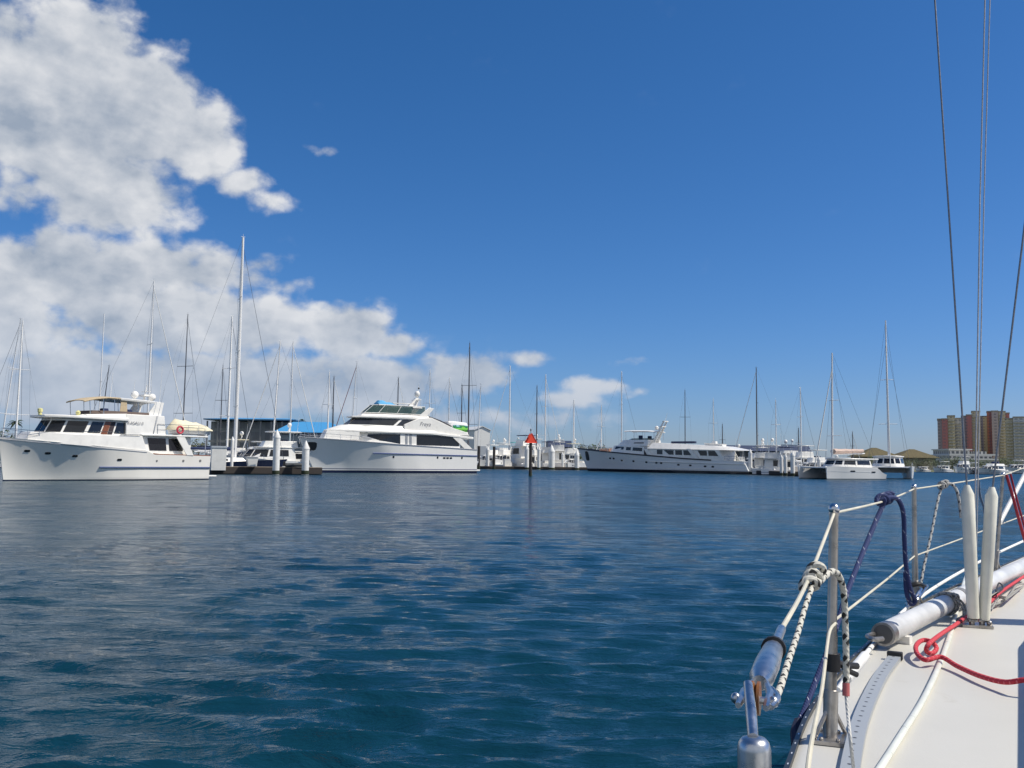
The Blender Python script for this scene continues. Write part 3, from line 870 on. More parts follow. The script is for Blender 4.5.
    topsec(0, [(8.9, 1.84, 7.16), (10.0, 1.82, 7.18), (11.1, 1.7, 7.02), (12.0, 1.55, 6.76)], .07).build('bimini', TAN, root)
    q = MB()
    for s in (1, -1): q.prism([(6.4, 5.72), (5.0, 5.72), (4.75, 6.98), (5.5, 6.98)], s * 1.72, s * 1.80)
    q.build('arch_leg', WHITE, root)
    q = MB(); q.prism([(8.9, 5.9), (8.2, 5.9), (8.3, 7.05), (8.8, 7.05)], 1.66, 1.70); q.build('side_curtain', TAN, root)
    q = MB()
    for x, zt in ((11.6, 6.8), (10.4, 7.05), (9.4, 7.1), (7.2, 7.05)):
        for s in (1, -1): q.tube([(x - .1, s * 1.62, 5.6), (x, s * 1.62, zt)], .03, 5)
    q.build('canopy_pole', STEEL, root)
    q = MB(); q.ball((6.75, .3, 7.62), .34, 8); q.lathe([(.12, 0), (.12, .3)], (6.75, .3, 7.1), 8); q.build('satellite_dome', WHITE, root)
    q = MB(); q.ball((4.6, -.4, 7.55), .34, 8); q.lathe([(.12, 0), (.12, .3)], (4.6, -.4, 7.0), 8); q.build('satellite_dome', WHITE, root)
    q = MB(); q.tube([(5.7, 0, 7.1), (5.4, 0, 8.6)], [.09, .05], 7); q.tube([(5.5, -.7, 8.0), (5.5, .7, 8.0)], .04, 5); q.box(5.2, 6.0, -.6, .6, 7.55, 7.7)
    q.build('radar_mast', WHITE, root)
    q = MB()
    for x, y, h in ((5.5, .7, 10.0), (5.2, -.6, 9.4), (4.9, 1.3, 10.4), (7.4, 1.1, 8.9), (8.2, -1.2, 9.6)): q.tube([(x, y, 7.0), (x - .15, y, h)], [.025, .012], 4)
    q.build('antenna', WHITE, root)
    # boat deck
    q = MB(); q.slab(full([(.4, 2.42), (7.2, 2.44)]), 3.93, 4.07); q.build('boat_deck', WHITE, root, bevel=.03)
    q = MB()
    for s in (1, -1): rail(q, [(5.6, s * 2.32, 4.05), (3, s * 2.32, 4.05), (.6, s * 2.3, 4.05)], .95, .02, 6)
    q.tube([(.5, 2.2, 4.05), (.5, 2.2, 2.2)], .04, 6); q.tube([(.5, -2.2, 4.05), (.5, -2.2, 2.2)], .04, 6)
    q.tube([(6.0, 2.36, 4.1), (5.1, 2.36, 8.2)], [.03, .015], 4)
    q.build('deck_rail', STEEL, root)
    q = MB(); pts = [Vector((3.4 + .3 * math.cos(a), 2.42, 4.55 + .3 * math.sin(a))) for a in [6.2832 * k / 16 for k in range(17)]]
    q.tube(pts, .09, 7, cap=False); q.build('life_ring', MAROON, root)
    # bow gear
    q = MB()
    for s in (1, -1):
        rail(q, [H.sheer(t)[:1] + (s * max(.05, H.sheer(t)[1] - .15),) + (H.sheer(t)[2],) for t in (.70, .78, .86, .93, .985)], .75, .022, 7)
    q.build('bow_rail', STEEL, root)
    q = MB(); q.tube([(17.2, 0, 3.5), (18.5, 0, 3.42)], .06, 6); q.tube([(18.45, 0, 3.45), (18.3, 0, 2.9)], .05, 6); q.tube([(18.3, -.3, 3.0), (18.25, 0, 2.85), (18.3, .3, 3.0)], .06, 6); q.build('anchor', STEEL, root)
    q = MB(); q.lathe([(.14, 0), (.14, .2), (.2, .25), (.2, .5), (.05, .56)], (15.2, .6, 5.4), 9); q.build('searchlight', mat('pale_yellow_lamp', (.7, .66, .3), .4), root)
    q = MB(); q.lathe([(.1, 0), (.18, .1), (.2, .3), (.05, .42)], (12.6, 1.7, 5.45), 9); q.build('horn', mat('pale_yellow_lamp', (.7, .66, .3), .4), root)
    q = MB()
    for s in (1, -1): q.tube([(12.6, s * 2.42, 4.1), (9.2, s * 2.5, 4.15)], .03, 5); q.tube([(9.2, s * 2.5, 3.95), (7.3, s * 2.5, 3.98)], .03, 5)
    q.build('hand_rail', STEEL, root)
    ang = 0
    text_mesh('KASALI II', .38, 'name_lettering', mat('dark_lettering', (.16, .17, .2), .5), root, (7.75, 2.352, 4.98), (R(90), 0, R(180)))
    # dinghy under its cover, on the boat deck
    d = empty('covered_dinghy', root.matrix_basis @ Vector((0, 0, 4.07)), root.rotation_euler.z, 'dinghy under a sagging cream canvas cover on the trawler boat deck', 'dinghy')
    q = MB(); rings = []
    for i in range(13):
        x = -.4 + 4.3 * i / 12; hz = ip(x, [(-.4, .75), (.3, 1.12), (1.8, 1.36), (3.2, 1.5), (3.6, 1.2), (3.9, .75)]) + .05 * math.sin(i * 2.1); wy = ip(x, [(-.4, .7), (.5, .95), (3, .95), (3.9, .4)])
        rings.append([(x, 1.25 + wy * math.cos(a) * (1.0 if math.sin(a) < .3 else .9 - .25 * math.sin(a)), .48 + (hz - .48) * max(0, math.sin(a)) ** .8 + .03 * math.sin(i * 1.7 + a * 5)) for a in [math.pi * k / 12 for k in range(13)]])
    q.loft(rings); q.build('cover', CREAMC, d, smooth=60)
    q = MB(); q.loft([[(x, 1.25 + w_ * c, .1 + .5 * s_) for c, s_ in ((1, .8), (.7, .1), (0, 0), (-.7, .1), (-1, .8))] for x, w_ in ((-.3, .6), (.6, .8), (2.8, .78), (3.8, .12))]); q.build('hull', GREYW, d)
    q = MB(); q.box(.2, .35, .6, 1.9, 0, .25); q.box(2.9, 3.05, .6, 1.9, 0, .25); q.build('chock', GREYW, d)
trawler()

def superyacht():
    root = heading_root('motor_yacht', (-8.3, 151.5), (-32, 133), 'large white motor yacht with dark wrap windows and light blue flybridge cover', 'motor yacht')
    H = Hull(-1.2, 26.6, [(0, 3.95), (.5, 4.5), (1, 5.3)], [(0, 3.0), (.3, 3.2), (.6, 3.15), (.8, 2.45), (.93, 1.25), (1, .16)],
             [(0, 2.8), (.4, 2.95), (.56, 2.45), (.68, 1.6), (.82, .7), (.94, .22), (1, .03)], .8, 2.8, .2, 1.3)
    q = MB(); H.mesh(q, 48); hull = q.build('hull', hull_mat('yacht_hull', (.80, .795, .775), (.015, .02, .06), .38, (.55, .66, (.05, .07, .16))), root)
    q = MB()
    for s in (1, -1): q.tube(H.line(0, .66, lambda t: 2.86 + .25 * t, 22, s, .03), .085, 6)
    q.build('rub_rail', mat('blue_moulding', (.07, .10, .25), .4), hull)
    q = MB()
    for s in (1, -1): q.tube(H.line(0, 1, lambda t: ip(t, H.zs) - .05, 34, s, .02), .07, 6)
    q.build('sheer_rail', mat('grey_moulding', (.35, .36, .4), .5), hull)
    q = MB()
    for s in (1, -1):
        for x in (14.8, 6.8, 2.0): H.port(q, x, 2.5, .3, .34, s)
        for x in (5.5, 4.85, 4.2): H.port(q, x, 2.45, .5, .26, s)
    q.build('portlight', DKGLASS, hull)
    q = MB()
    for s in (1, -1): H.port(q, 27.6, 3.9, 1.5, 1.3, s, .03)
    q.build('anchor_pocket', mat('dark_steel', (.05, .05, .055), .4, .4), hull)
    q = MB(); q.tube([(28.2, .9, 3.9), (28.0, .85, 3.2)], .09, 6); q.tube([(27.6, .8, 3.3), (28.1, .85, 3.05), (28.4, .75, 3.4)], .1, 6); q.build('anchor', STEEL, hull)
    q = MB(); q.box(-2.0, -.9, -2.6, 2.6, .35, .6); q.build('swim_platform', WHITE, root, bevel=.05)
    # main deck house
    q = MB()
    w = q.house([(2.4, 2.95), (14, 2.98), (17.5, 2.6), (20.5, 1.7), (22.5, .8)], [(2.4, 2.9), (14, 2.92), (17, 2.5), (19.6, 1.6), (21.3, .7)], lambda x: 3.9, 6.2)
    dh = q.build('deckhouse', WHITE, root, bevel=.04)
    P = w[8]; A = w[7]; B = w[6]; S = w[0]                        # port: 5 front.. ; port side wall is 8, then 7, 6 going forward
    q = MB()
    q.panel(P, [(.02, .28), (.02, .93), (0.0, .93), (0.0, .28)])
    q.panel(P, rectp(.28, .98, .22, .92)); q.panel(S, rectp(.02, .72, .22, .92))
    q.panel(A, [(0, .48), (1, .3), (1, .92), (0, .92)]); q.panel(B, [(.3, .70), (1, .5), (1, .92), (.3, .88)])
    q.build('window', DKGLASS, dh)
    q = MB(); q.panel(P, rectp(.10, .135, .2, .95), .05); q.panel(P, rectp(.165, .20, .2, .95), .05); q.build('door', mat('grey_door', (.25, .27, .3), .4), dh)
    # upper deck
    q = MB(); o = full([(-.2, 3.1), (8, 3.2), (14, 3.15), (18.5, 2.75), (22.5, 1.7), (25.2, .5)])
    q.slab(o, lambda x, y: ip(x, [(-.2, 5.55), (3, 5.95), (8, 6.12), (25, 6.2)]), lambda x, y: ip(x, [(-.2, 5.95), (3, 6.3), (8, 6.55), (25, 6.5)])); q.build('upper_deck', WHITE, root, bevel=.08)
    q = MB(); w2 = q.house([(7, 3.0), (13, 3.0), (18, 2.6), (22.4, 1.6), (25.0, .5)], [(7.5, 2.5), (13, 2.5), (17.6, 2.05), (21.4, 1.3), (22.5, .45)], 6.5, 7.3)
    q.build('foredeck_trunk', WHITE, root, bevel=.05)
    q = MB(); q.house([(20.5, 2.3), (23, 1.7), (25.8, .8)], [(20.5, 2.2), (22.8, 1.6), (25.2, .7)], 5.0, 6.25); q.build('foredeck', WHITE, root, bevel=.05)
    q = MB(); w3 = q.house([(10, 2.5), (14.6, 2.45), (19.2, 1.9), (21.9, .9)], [(9.6, 2.3), (13.0, 2.3), (17.6, 1.65), (20.2, .75)], 7.25, 8.5)
    wh = q.build('wheelhouse', WHITE, root)
    q = MB()
    q.panel(w3[3], rectp(.04, .96, .12, .9)); q.panel(w3[4], rectp(.0, 1, .12, .9)); q.panel(w3[2], rectp(0, 1, .12, .9))
    q.panel(w3[5], rectp(.0, .93, .12, .9)); q.panel(w3[1], rectp(.07, 1, .12, .9))
    q.panel(w3[6], [(.04, .12), (.40, .12), (.62, .9), (.04, .9)]); q.panel(w3[0], [(.6, .12), (.96, .12), (.96, .9), (.38, .9)])
    q.build('window', glass_mat('grey_glass', (.03, .032, .036)), wh)
    q = MB(); o = full([(7.6, 2.5), (13, 2.52), (18.2, 1.95), (21.2, .95)])
    q.slab(o, lambda x, y: 8.46, lambda x, y: ip(x, [(7.6, 8.9), (14, 8.95), (21, 8.7)])); q.build('brow', WHITE, root, bevel=.1)
    # sweeping aft sides
    q = MB()
    for s in (1, -1): q.prism([(13, 6.5), (13, 7.6), (10.2, 8.7), (8.0, 8.86), (6.0, 8.2), (3.8, 7.35), (1.2, 6.75), (.4, 6.2), (3, 6.2)], s * 2.55, s * 2.85)
    q.build('side_coaming', WHITE, root, bevel=.06)
    q = MB(); q.box(.6, 9.8, -2.6, 2.6, 6.3, 6.75); q.build('aft_deck', WHITE, root)
    q = MB()
    for s in (1, -1): q.tube([(8.4, s * 2.7, 9.0), (6.2, s * 2.7, 8.42), (4.0, s * 2.7, 7.6)], .11, 6)
    q.build('coaming_pad', mat('dark_pad_and_shade', (.05, .05, .06), .7), root)
    q = MB()
    for s in (1, -1): q.prism([(4.2, 6.0), (2.7, 6.0), (.0, 4.0), (1.5, 4.0)], s * 2.95, s * 3.08)
    q.build('wing_plate', WHITE, root)
    # flybridge
    q = MB(); q.house([(8, 2.35), (14.2, 2.2), (17.4, 1.6), (19.6, .7)], [(8, 2.25), (14.0, 2.1), (17.1, 1.5), (19.2, .65)], 8.8, 9.15); q.build('flybridge', WHITE, root, bevel=.04)
    q = MB(); q.house([(8.2, 2.1), (14, 1.95), (16.8, 1.4), (18.9, .6)], [(8.2, 2.05), (13.9, 1.9), (16.6, 1.35), (18.6, .55)], 9.14, 9.32); q.build('painted_dash_shade', mat('dark_pad_and_shade', (.05, .05, .06), .7), root)  # dark strip painted as the shade below the windscreen
    q = MB()
    a = [(8.8, 2.15), (13.9, 2.02), (16.9, 1.45), (18.9, .62)]; b_ = [(8.7, 1.95), (13.0, 1.82), (15.6, 1.28), (17.3, .55)]
    o0, o1 = full(a), full(b_); n = len(o0)
    for i in range(n - 1):
        p = [(o0[i] + (9.3,)), (o0[i + 1] + (9.3,)), (o1[i + 1] + (10.55,)), (o1[i] + (10.55,))]
        q.add(p, [(0, 1, 2, 3)])
    scr = q.build('windscreen', GRGLASS, root, smooth=0)
    md = scr.modifiers.new('thickness', 'SOLIDIFY'); md.thickness = .03
    q = MB(); q.tube([p + (10.58,) for p in o1], .06, 6); q.tube([p + (9.3,) for p in o0], .06, 6)
    for i in range(n): q.tube([o0[i] + (9.3,), o1[i] + (10.58,)], .045, 5)
    q.build('frame', WHITE, scr)
    q = MB()
    for s in (1, -1): q.prism([(10.4, 8.8), (8.8, 8.8), (7.2, 10.35), (8.1, 10.5)], s * 2.15, s * 2.4)
    q.build('arch_leg', WHITE, root, bevel=.05)
    q = MB(); q.prism([(11.0, 10.4), (9.3, 10.4), (8.7, 12.0), (9.3, 12.1)], -.25, .25); q.box(9.4, 13.6, -.25, .25, 11.0, 11.12); q.box(8.9, 9.3, -1.2, 1.2, 11.7, 11.82)
    q.tube([(8.9, 0, 12), (8.7, 0, 14.6)], [.07, .03], 6); q.tube([(13.4, 0, 10.6), (13.4, 0, 11)], .06, 6); q.box(9.3, 11.0, -2.1, 2.1, 10.3, 10.5)
    q.build('radar_mast', WHITE, root)
    q = MB()
    for x, y, h in ((12, 1.2, 12.2), (11, -1.2, 13.0), (9, 1.1, 12.8), (9, -1.1, 12.8), (15.6, 0, 12.2)): q.tube([(x, y, 10.4), (x, y, h)], [.03, .015], 4)
    q.build('antenna', WHITE, root)
    q = MB(); q.ball((9.0, 0, 12.75), .45, 9, 1.15); q.build('satellite_dome', WHITE, root)
    q = MB(); q.ball((8.72, 0, 13.7), .16, 6); q.build('mast_lamp', mat('dark_lamp', (.05, .05, .05), .5), root)
    q = MB(); rings = []
    for x, h in ((13.6, .12), (14.2, .34), (14.9, .28), (15.4, .52), (16.2, .5), (16.5, .2)):
        rings.append([(x, .9 * math.cos(a), 10.72 + h * 1.3 * math.sin(a)) for a in [math.pi * k / 8 for k in range(9)]])
    q.loft(rings); q.build('instrument_cover', BLUEC, root)
    q = MB(); q.box(13.4, 16.6, -1.0, 1.0, 10.56, 10.72); q.tube([(15, .8, 9.2), (15, .8, 10.4)], .05, 5); q.tube([(15, -.8, 9.2), (15, -.8, 10.4)], .05, 5); q.build('console_top', WHITE, root)
    q = MB()
    for s in (1, -1): rail(q, [H.sheer(t)[:1] + (s * max(.05, H.sheer(t)[1] - .15),) + (H.sheer(t)[2],) for t in (.72, .8, .88, .95, .99)], .7, .025, 7)
    q.build('bow_rail', STEEL, root)
    q = MB()
    for s in (1, -1):
        q.tube(smooth_path([(20.8, s * 2.0, 4.9), (20.0, s * 2.3, 5.6), (18.2, s * 2.7, 5.2)], 5), .05, 6)
    q.build('hand_rail', STEEL, root)
    text_mesh('Freya', .95, 'name_lettering', mat('dark_lettering', (.16, .17, .2), .5), root, (9.2, 2.87, 7.75), (R(90), 0, R(180)), .35)
    # covered tender on the boat deck
    d = empty('deck_tender', root.matrix_basis @ Vector((2.2, .9, 6.75)), root.rotation_euler.z, 'tender with a white cover and green side on the large yacht boat deck', 'tender')
    q = MB(); rings = []
    for x, h, wd in ((-2.2, .9, .8), (-1.9, 1.15, .95), (.8, 1.35, 1.0), (1.7, 1.3, .9), (2.0, .9, .6)):
        rings.append([(x, wd * c, .5 + (h - .05) * s_) for c, s_ in ((1, .0), (1, .75), (.8, 1), (-.8, 1), (-1, .75), (-1, 0))])
    q.loft(rings); q.build('cover', mat('white_canvas', (.72, .72, .72), .8), d, bevel=.05)
    q = MB(); q.loft([[(x, w_ * c, .0 + .55 * s_) for c, s_ in ((1, 1), (.7, .2), (0, 0), (-.7, .2), (-1, 1))] for x, w_ in ((-2.2, .8), (1.2, .9), (2.2, .1))]); q.build('hull', mat('lime_green_hull', (.16, .50, .08), .5), d)
    mt, t, b = newmat('green_artwork'); tcn = t.new('ShaderNodeTexCoord')
    n_ = t.noise(tcn.outputs['Object'], .8, 4, .6, .6); s_ = t.new('ShaderNodeSeparateXYZ'); t.l.new(tcn.outputs['Object'], s_.inputs[0])
    f = t.m('ADD', n_, t.m('MULTIPLY', t.m('SUBTRACT', s_.outputs[2], .9), .8))
    c_ = t.mix(t.ss(f, .35, .45), (.20, .60, .08, 1), (.02, .22, .08, 1)); c_ = t.mix(t.ss(f, .62, .72), c_, (.35, .55, .70, 1)); t.l.new(c_, b.inputs['Base Color'])
    q = MB(); q.loft([[(-2.0, 1.0, .45), (.95, 1.03, .45), (.95, 1.03, 1.18), (-2.0, 1.0, 1.12)], [(-2.0, 1.04, .45), (.95, 1.07, .45), (.95, 1.07, 1.18), (-2.0, 1.04, 1.12)]]); q.build('printed_side', mt, d)
superyacht()

def classic():
    root = heading_root('motor_yacht', (46.3 + 2.54, 183 - 2.54), (16.2, 213), 'long classic motor yacht with a black rail line and raked mast', 'motor yacht')
    H = Hull(0, 43.3, [(0, 2.55), (.12, 2.75), (.3, 3.1), (.57, 3.9), (.8, 4.6), (1, 5.3)], [(0, 2.3), (.1, 2.9), (.35, 3.3), (.62, 3.2), (.8, 2.4), (.92, 1.25), (1, .12)],
             [(0, 2.2), (.1, 2.8), (.4, 3.1), (.65, 2.4), (.84, 1.1), (.95, .35), (1, .03)], .8, 3.4, 2.6, 1.5)
    q = MB(); H.mesh(q, 50); hull = q.build('hull', hull_mat('classic_hull', (.70, .72, .74), (.01, .012, .02), .62), root)
    q = MB()
    for s in (1, -1): q.tube(H.line(.16, 1.0, lambda t: ip(t, H.zs) - .05, 44, s, .0), .14, 6)
    q.build('cap_rail', mat('black_rail', (.015, .014, .02), .4), hull)
    q = MB()
    for s in (1, -1): q.tube(H.line(.0, .52, lambda t: 2.0 + .75 * t, 26, s, .05), .11, 6)
    q.build('rub_rail', WHITE, hull)
    q = MB()
    for s in (1, -1): q.tube(H.line(.0, .5, lambda t: .95, 20, s, .03), .07, 5)
    q.build('spray_rail', WHITE, hull)
    q = MB()
    for s in (1, -1):
        for x, z in ((35.3, 3.0), (34.2, 2.95), (31.7, 2.55), (28.2, 2.4), (24.6, 2.2), (21.9, 2.1), (20.6, 2.05), (16.2, 1.75), (13.3, 1.65), (9.8, 1.5), (8.0, 1.45)): H.port(q, x, z, .62, .36, s)
    q.build('portlight', DKGLASS, hull)
    q = MB(); H.port(q, 43.2, 3.5, 1.3, 2.2, 1, .06); q.build('anchor_plate', mat('dark_steel', (.05, .05, .055), .4, .4), hull)
    # forward houses
    q = MB(); w = q.house([(24.2, 2.75), (31, 2.7), (35.0, 1.9), (36.4, .8)], [(24.2, 2.7), (30.6, 2.6), (34.0, 1.75), (35.2, .7)], lambda x: ip(x, [(24, 3.4), (36, 4.4)]), lambda x: ip(x, [(24, 5.55), (36, 6.0)]))
    fh = q.build('forward_house', WHITE, root, bevel=.05)
    q = MB()
    for u0, u1 in ((.06, .26), (.34, .74)): q.panel(w[6], rectp(u0, u1, .48, .85)); q.panel(w[0], rectp(1 - u1, 1 - u0, .48, .85))
    q.panel(w[5], rectp(.1, .9, .5, .85)); q.panel(w[1], rectp(.1, .9, .5, .85)); q.build('window', DKGLASS, fh)
    q = MB(); q.panel(w[6], rectp(.82, .95, .06, .9), .05); q.build('doorway', mat('dark_interior', (.03, .02, .025), .6), fh)
    q = MB(); w = q.house([(24.6, 2.6), (30.4, 2.5), (33.4, 1.6), (34.6, .7)], [(24.6, 2.3), (29.6, 2.1), (31.8, 1.3), (32.8, .6)], 5.7, 7.1)
    up = q.build('flybridge', WHITE, root, bevel=.06)
    q = MB(); q.panel(w[6], rectp(.3, .8, .42, .58), .06); q.build('name_board', mat('dark_board', (.05, .05, .06), .5), up)
    q = MB(); q.house([(25, 1.9), (30.0, 1.6), (31.2, .8)], [(25.2, 1.85), (29.4, 1.5), (30.4, .7)], 7.1, 7.45); q.build('flybridge_screen', GRGLASS, up)
    q = MB(); q.box(27.5, 28.3, .3, .9, 7.1, 8.1); q.box(26, 26.7, -1.0, -.3, 7.1, 8.0); q.build('helm_seat', NAVYC, root, bevel=.08)
    q = MB()
    rings = [[(x, hw * math.cos(math.pi * k / 8), z + .22 * math.sin(math.pi * k / 8)) for k in range(9)] + [(x, hw * .97 * math.cos(math.pi * k / 8), z - .12 + .2 * math.sin(math.pi * k / 8)) for k in range(8, -1, -1)] for x, hw, z in ((22.9, 1.7, 8.75), (25, 1.9, 8.95), (30, 1.9, 9.05), (31.8, 1.6, 9.0))]
    q.loft(rings); q.build('bimini', mat('white_canvas', (.72, .72, .72), .8), root)
    q = MB()
    for x in (23.4, 26, 29, 31.2):
        for s in (1, -1): q.tube([(x, s * 1.65, 7.0), (x, s * 1.65, 8.95)], .045, 5)
    q.build('canopy_pole', STEEL, root)
    # main saloon with its long sloped coach roof
    q = MB(); w = q.house([(6.0, 2.85), (24.0, 2.9)], [(6.4, 2.8), (24.0, 2.85)], lambda x: ip(x, [(6, 2.7), (24, 3.2)]), lambda x: ip(x, [(6, 4.95), (24, 5.2)]))
    ms = q.build('saloon', WHITE, root)
    q = MB()
    for wl, f in ((w[2], lambda u: u), (w[0], lambda u: 1 - u)):
        for u0, u1, sk in ((.12, .20, .0), (.22, .36, .07), (.385, .48, .0), (.50, .60, .0), (.70, .82, .03), (.84, .985, .0)):
            p = [(f(u0 + sk), .40), (f(u1), .40), (f(u1), .86), (f(u0), .86)]
            q.panel(wl, p if f(0) == 0 else p[::-1])
    q.build('window', DKGLASS, ms)
    q = MB()
    for s in (1, -1):
        q.prism([(24.3, 5.2), (25.3, 5.2), (24.0, 3.3), (22.4, 3.25)], s * 2.98, s * 3.08)
        q.prism([(13.2, 5.1), (14.2, 5.1), (12.2, 2.95), (11.0, 2.9)], s * 2.98, s * 3.08)
        q.prism([(6.6, 4.9), (7.6, 4.9), (6.0, 2.75), (5.2, 2.7)], s * 2.9, s * 3.0)
    q.build('wing_plate', WHITE, root)
    q = MB(); q.house([(1.6, 2.6), (5, 3.05), (24.4, 3.1)], [(6.0, 2.0), (9, 2.1), (23.6, 2.0)], lambda x: ip(x, [(1.6, 4.75), (24, 5.15)]), lambda x: ip(x, [(6, 5.6), (12, 5.95), (24, 6.5)])); q.build('coach_roof', WHITE, root, bevel=.06)
    q = MB(); q.box(14, 20, -.4, .4, 6.3, 6.75); q.build('deck_spar', NAVY, root, bevel=.1)
    q = MB()
    for s in (1, -1): q.prism([(24.8, 6.4), (24.0, 6.4), (21.5, 11.2), (21.8, 11.3)], s * .5, s * .62)
    q.box(22.0, 22.9, -.75, .75, 9.9, 10.05); q.box(22.6, 24.2, -.5, .5, 9.3, 9.45); q.ball((24.0, 0, 9.75), .42, 8); q.tube([(21.7, 0, 11.2), (21.2, 0, 13.0)], [.05, .02], 5)
    q.box(21.4, 22.0, -.75, .75, 11.0, 11.15); q.build('mast', WHITE, root)
    q = MB()
    for s in (1, -1):
        rail(q, [H.sheer(t)[:1] + (s * max(.05, H.sheer(t)[1] - .2),) + (H.sheer(t)[2],) for t in (.74, .82, .9, .96, .99)], .8, .03, 8)
        rail(q, [(2.0, s * 2.2, 2.7), (4, s * 2.7, 2.75), (5.4, s * 2.8, 2.8)], .8, .03, 4)
    q.build('deck_rail', STEEL, root)
    q = MB(); q.box(36.6, 39.5, -.9, .9, 4.5, 5.2); q.build('deck_box', mat('teak_box', (.32, .16, .10), .6), root, bevel=.1)
    q = MB(); q.tube([(41, 0, 5.0), (39.6, 0, 7.4)], .12, 6); q.build('deck_crane', WHITE, root)
    d = empty('deck_tender', root.matrix_basis @ Vector((9.6, -.2, 5.55)), root.rotation_euler.z, 'small white open tender on the aft roof of the long classic yacht', 'tender')
    q = MB(); T = Hull(-2.4, 2.0, [(0, .6), (1, .8)], [(0, .85), (.6, .9), (1, .1)], [(0, .7), (.6, .6), (1, .03)], .1, .4); T.mesh(q, 14, 4); q.build('hull', WHITE, d)
    q = MB(); q.house([(-.6, .4), (.6, .4)], [(-.5, .3), (.3, .3)], .5, 1.15); q.build('console', WHITE, d)
    q = MB(); q.box(-2.0, -1.7, -.7, .7, -.3, .2); q.box(1.0, 1.3, -.6, .6, -.3, .2); q.build('chock', GREYW, d)
classic()

def catamaran(stern, bow, label, mast_h, L=11.8, sep=5.6, boom=True, deck_z=1.85, house_z=3.0, mast_x=.64, bx=0):
    root = heading_root('sailing_catamaran', stern, bow, label, 'catamaran')
    hm = hull_mat('catamaran_hull', (.80, .80, .79), (.05, .06, .08), .10)
    for s in (1, -1):
        H = Hull(0, L - .15, [(0, .75), (.08, 1.0), (.16, deck_z - .15), (.6, deck_z), (1, deck_z + .05)], [(0, .75), (.3, .85), (.7, .75), (1, .12)], [(0, .55), (.4, .62), (.75, .42), (1, .03)], .45, .12, 0.0, 1.0, s * sep / 2)
        q = MB(); H.mesh(q, 26, 6); h = q.build('hull', hm, root)
        q = MB(); H.port(q, L * .60, 1.22, 1.0, .2, s); H.port(q, L * .24, 1.1, .9, .2, s); q.build('portlight', DKGLASS, h)
        q = MB(); q.tube(H.line(.30, 1, lambda t: ip(t, H.zs) * .62, 14, s, .0), .025, 5); q.build('moulding', GREYW, h)
    hs = sep / 2
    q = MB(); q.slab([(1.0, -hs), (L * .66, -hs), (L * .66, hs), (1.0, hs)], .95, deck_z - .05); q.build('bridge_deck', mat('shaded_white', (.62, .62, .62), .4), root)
    q = MB(); w = q.house([(1.8, 2.5), (5.2, 2.6), (7.6, 2.0), (8.6, 1.0)], [(2.0, 2.2), (5.0, 2.25), (6.9, 1.65), (7.6, .8)], deck_z - .08, house_z)
    ch = q.build('coach_house', WHITE, root, bevel=.08)
    q = MB()
    for i, us in ((6, [(.05, .9)]), (5, [(.08, .92)]), (4, [(.1, .9)]), (3, [(.06, .94)]), (2, [(.1, .9)]), (1, [(.08, .92)]), (0, [(.1, .95)])):
        for a, b_ in us: q.panel(w[i], rectp(a, b_, .34, .82))
    q.build('window', DKGLASS, ch)
    q = MB(); q.slab(full([(.2, 2.3), (5.2, 2.5), (7.2, 1.8), (7.9, .8)]), house_z - .05, lambda x, y: house_z + .12 + .12 * (1 - (y / 2.6) ** 2)); q.build('roof', WHITE, root, bevel=.06)
    q = MB()
    for s in (1, -1): q.tube([(.5, s * 2.0, deck_z - .3), (.4, s * 2.0, house_z)], .05, 6)
    q.build('roof_post', STEEL, root)
    q = MB(); q.tube([(L - .6, -hs, deck_z - .15), (L - .6, hs, deck_z - .15)], .11, 8); q.build('cross_beam', ALU, root)
    q = MB(); q.box(L * .66, L - .7, -hs + .5, hs - .5, deck_z - .28, deck_z - .24); q.build('trampoline', mat('dark_net', (.06, .06, .07), .9), root)
    mx_ = L * mast_x
    q = MB(); q.tube([(mx_, 0, house_z - .2), (mx_ - .15, 0, mast_h * .6), (mx_ - .35, 0, mast_h)], [.16, .15, .10], 8); ms = q.build('mast', ALU, root)
    q = MB()
    for f in (.34, .62): q.tube([(mx_ - .5, -1.7 * (1.2 - f), mast_h * f), (mx_, 0, mast_h * f), (mx_ - .5, 1.7 * (1.2 - f), mast_h * f)], .05, 5)
    q.build('spreader', ALU, ms)
    q = MB(); q.tube([(L - .6, 0, deck_z), (mx_ - .2, 0, mast_h * .86)], [.10, .06], 6); q.build('furled_jib', mat('white_sail', (.7, .7, .68), .8), root)
    q = MB()
    for s in (1, -1):
        q.tube([(mx_ - 1.6, s * (hs + .3), deck_z), (mx_ - .3, 0, mast_h * .86)], .02, 4); q.tube([(1.0, s * hs, deck_z), (mx_ - .35, 0, mast_h)], .016, 4)
    q.build('stay', WIRE, root)
    if boom:
        q = MB(); q.tube([(mx_ - .2, 0, house_z + .75), (.7, 0, house_z + .95)], .1, 8); bo = q.build('boom', ALU, root)
        q = MB(); n = 10
        q.tube([(mx_ - .2 - i * (mx_ - 1.3) / n, 0, house_z + 1.15 + .03 * math.sin(i * 2) + .02 * i) for i in range(n + 1)], [.56 - .022 * i for i in range(n + 1)], 9, flat=.75); q.build('sail_cover', mat('pinkish_tan_canvas', (.55, .42, .36), .85), bo)
    q = MB()
    for s in (1, -1): rail(q, [(L * .3, s * (hs + .6), deck_z), (L * .6, s * (hs + .55), deck_z), (L - .8, s * (hs + .2), deck_z)], .6, .015, 6)
    q.build('guard_rail', STEEL, root)
    return root
hx, hy = -.893, -.45
_bow = (45.1, 135.5)
catamaran((_bow[0] - hx * 11.8, _bow[1] - hy * 11.8), _bow, 'white sailing catamaran with a pinkish tan sail cover, nearest of the two catamarans', 19.3, bx=0)
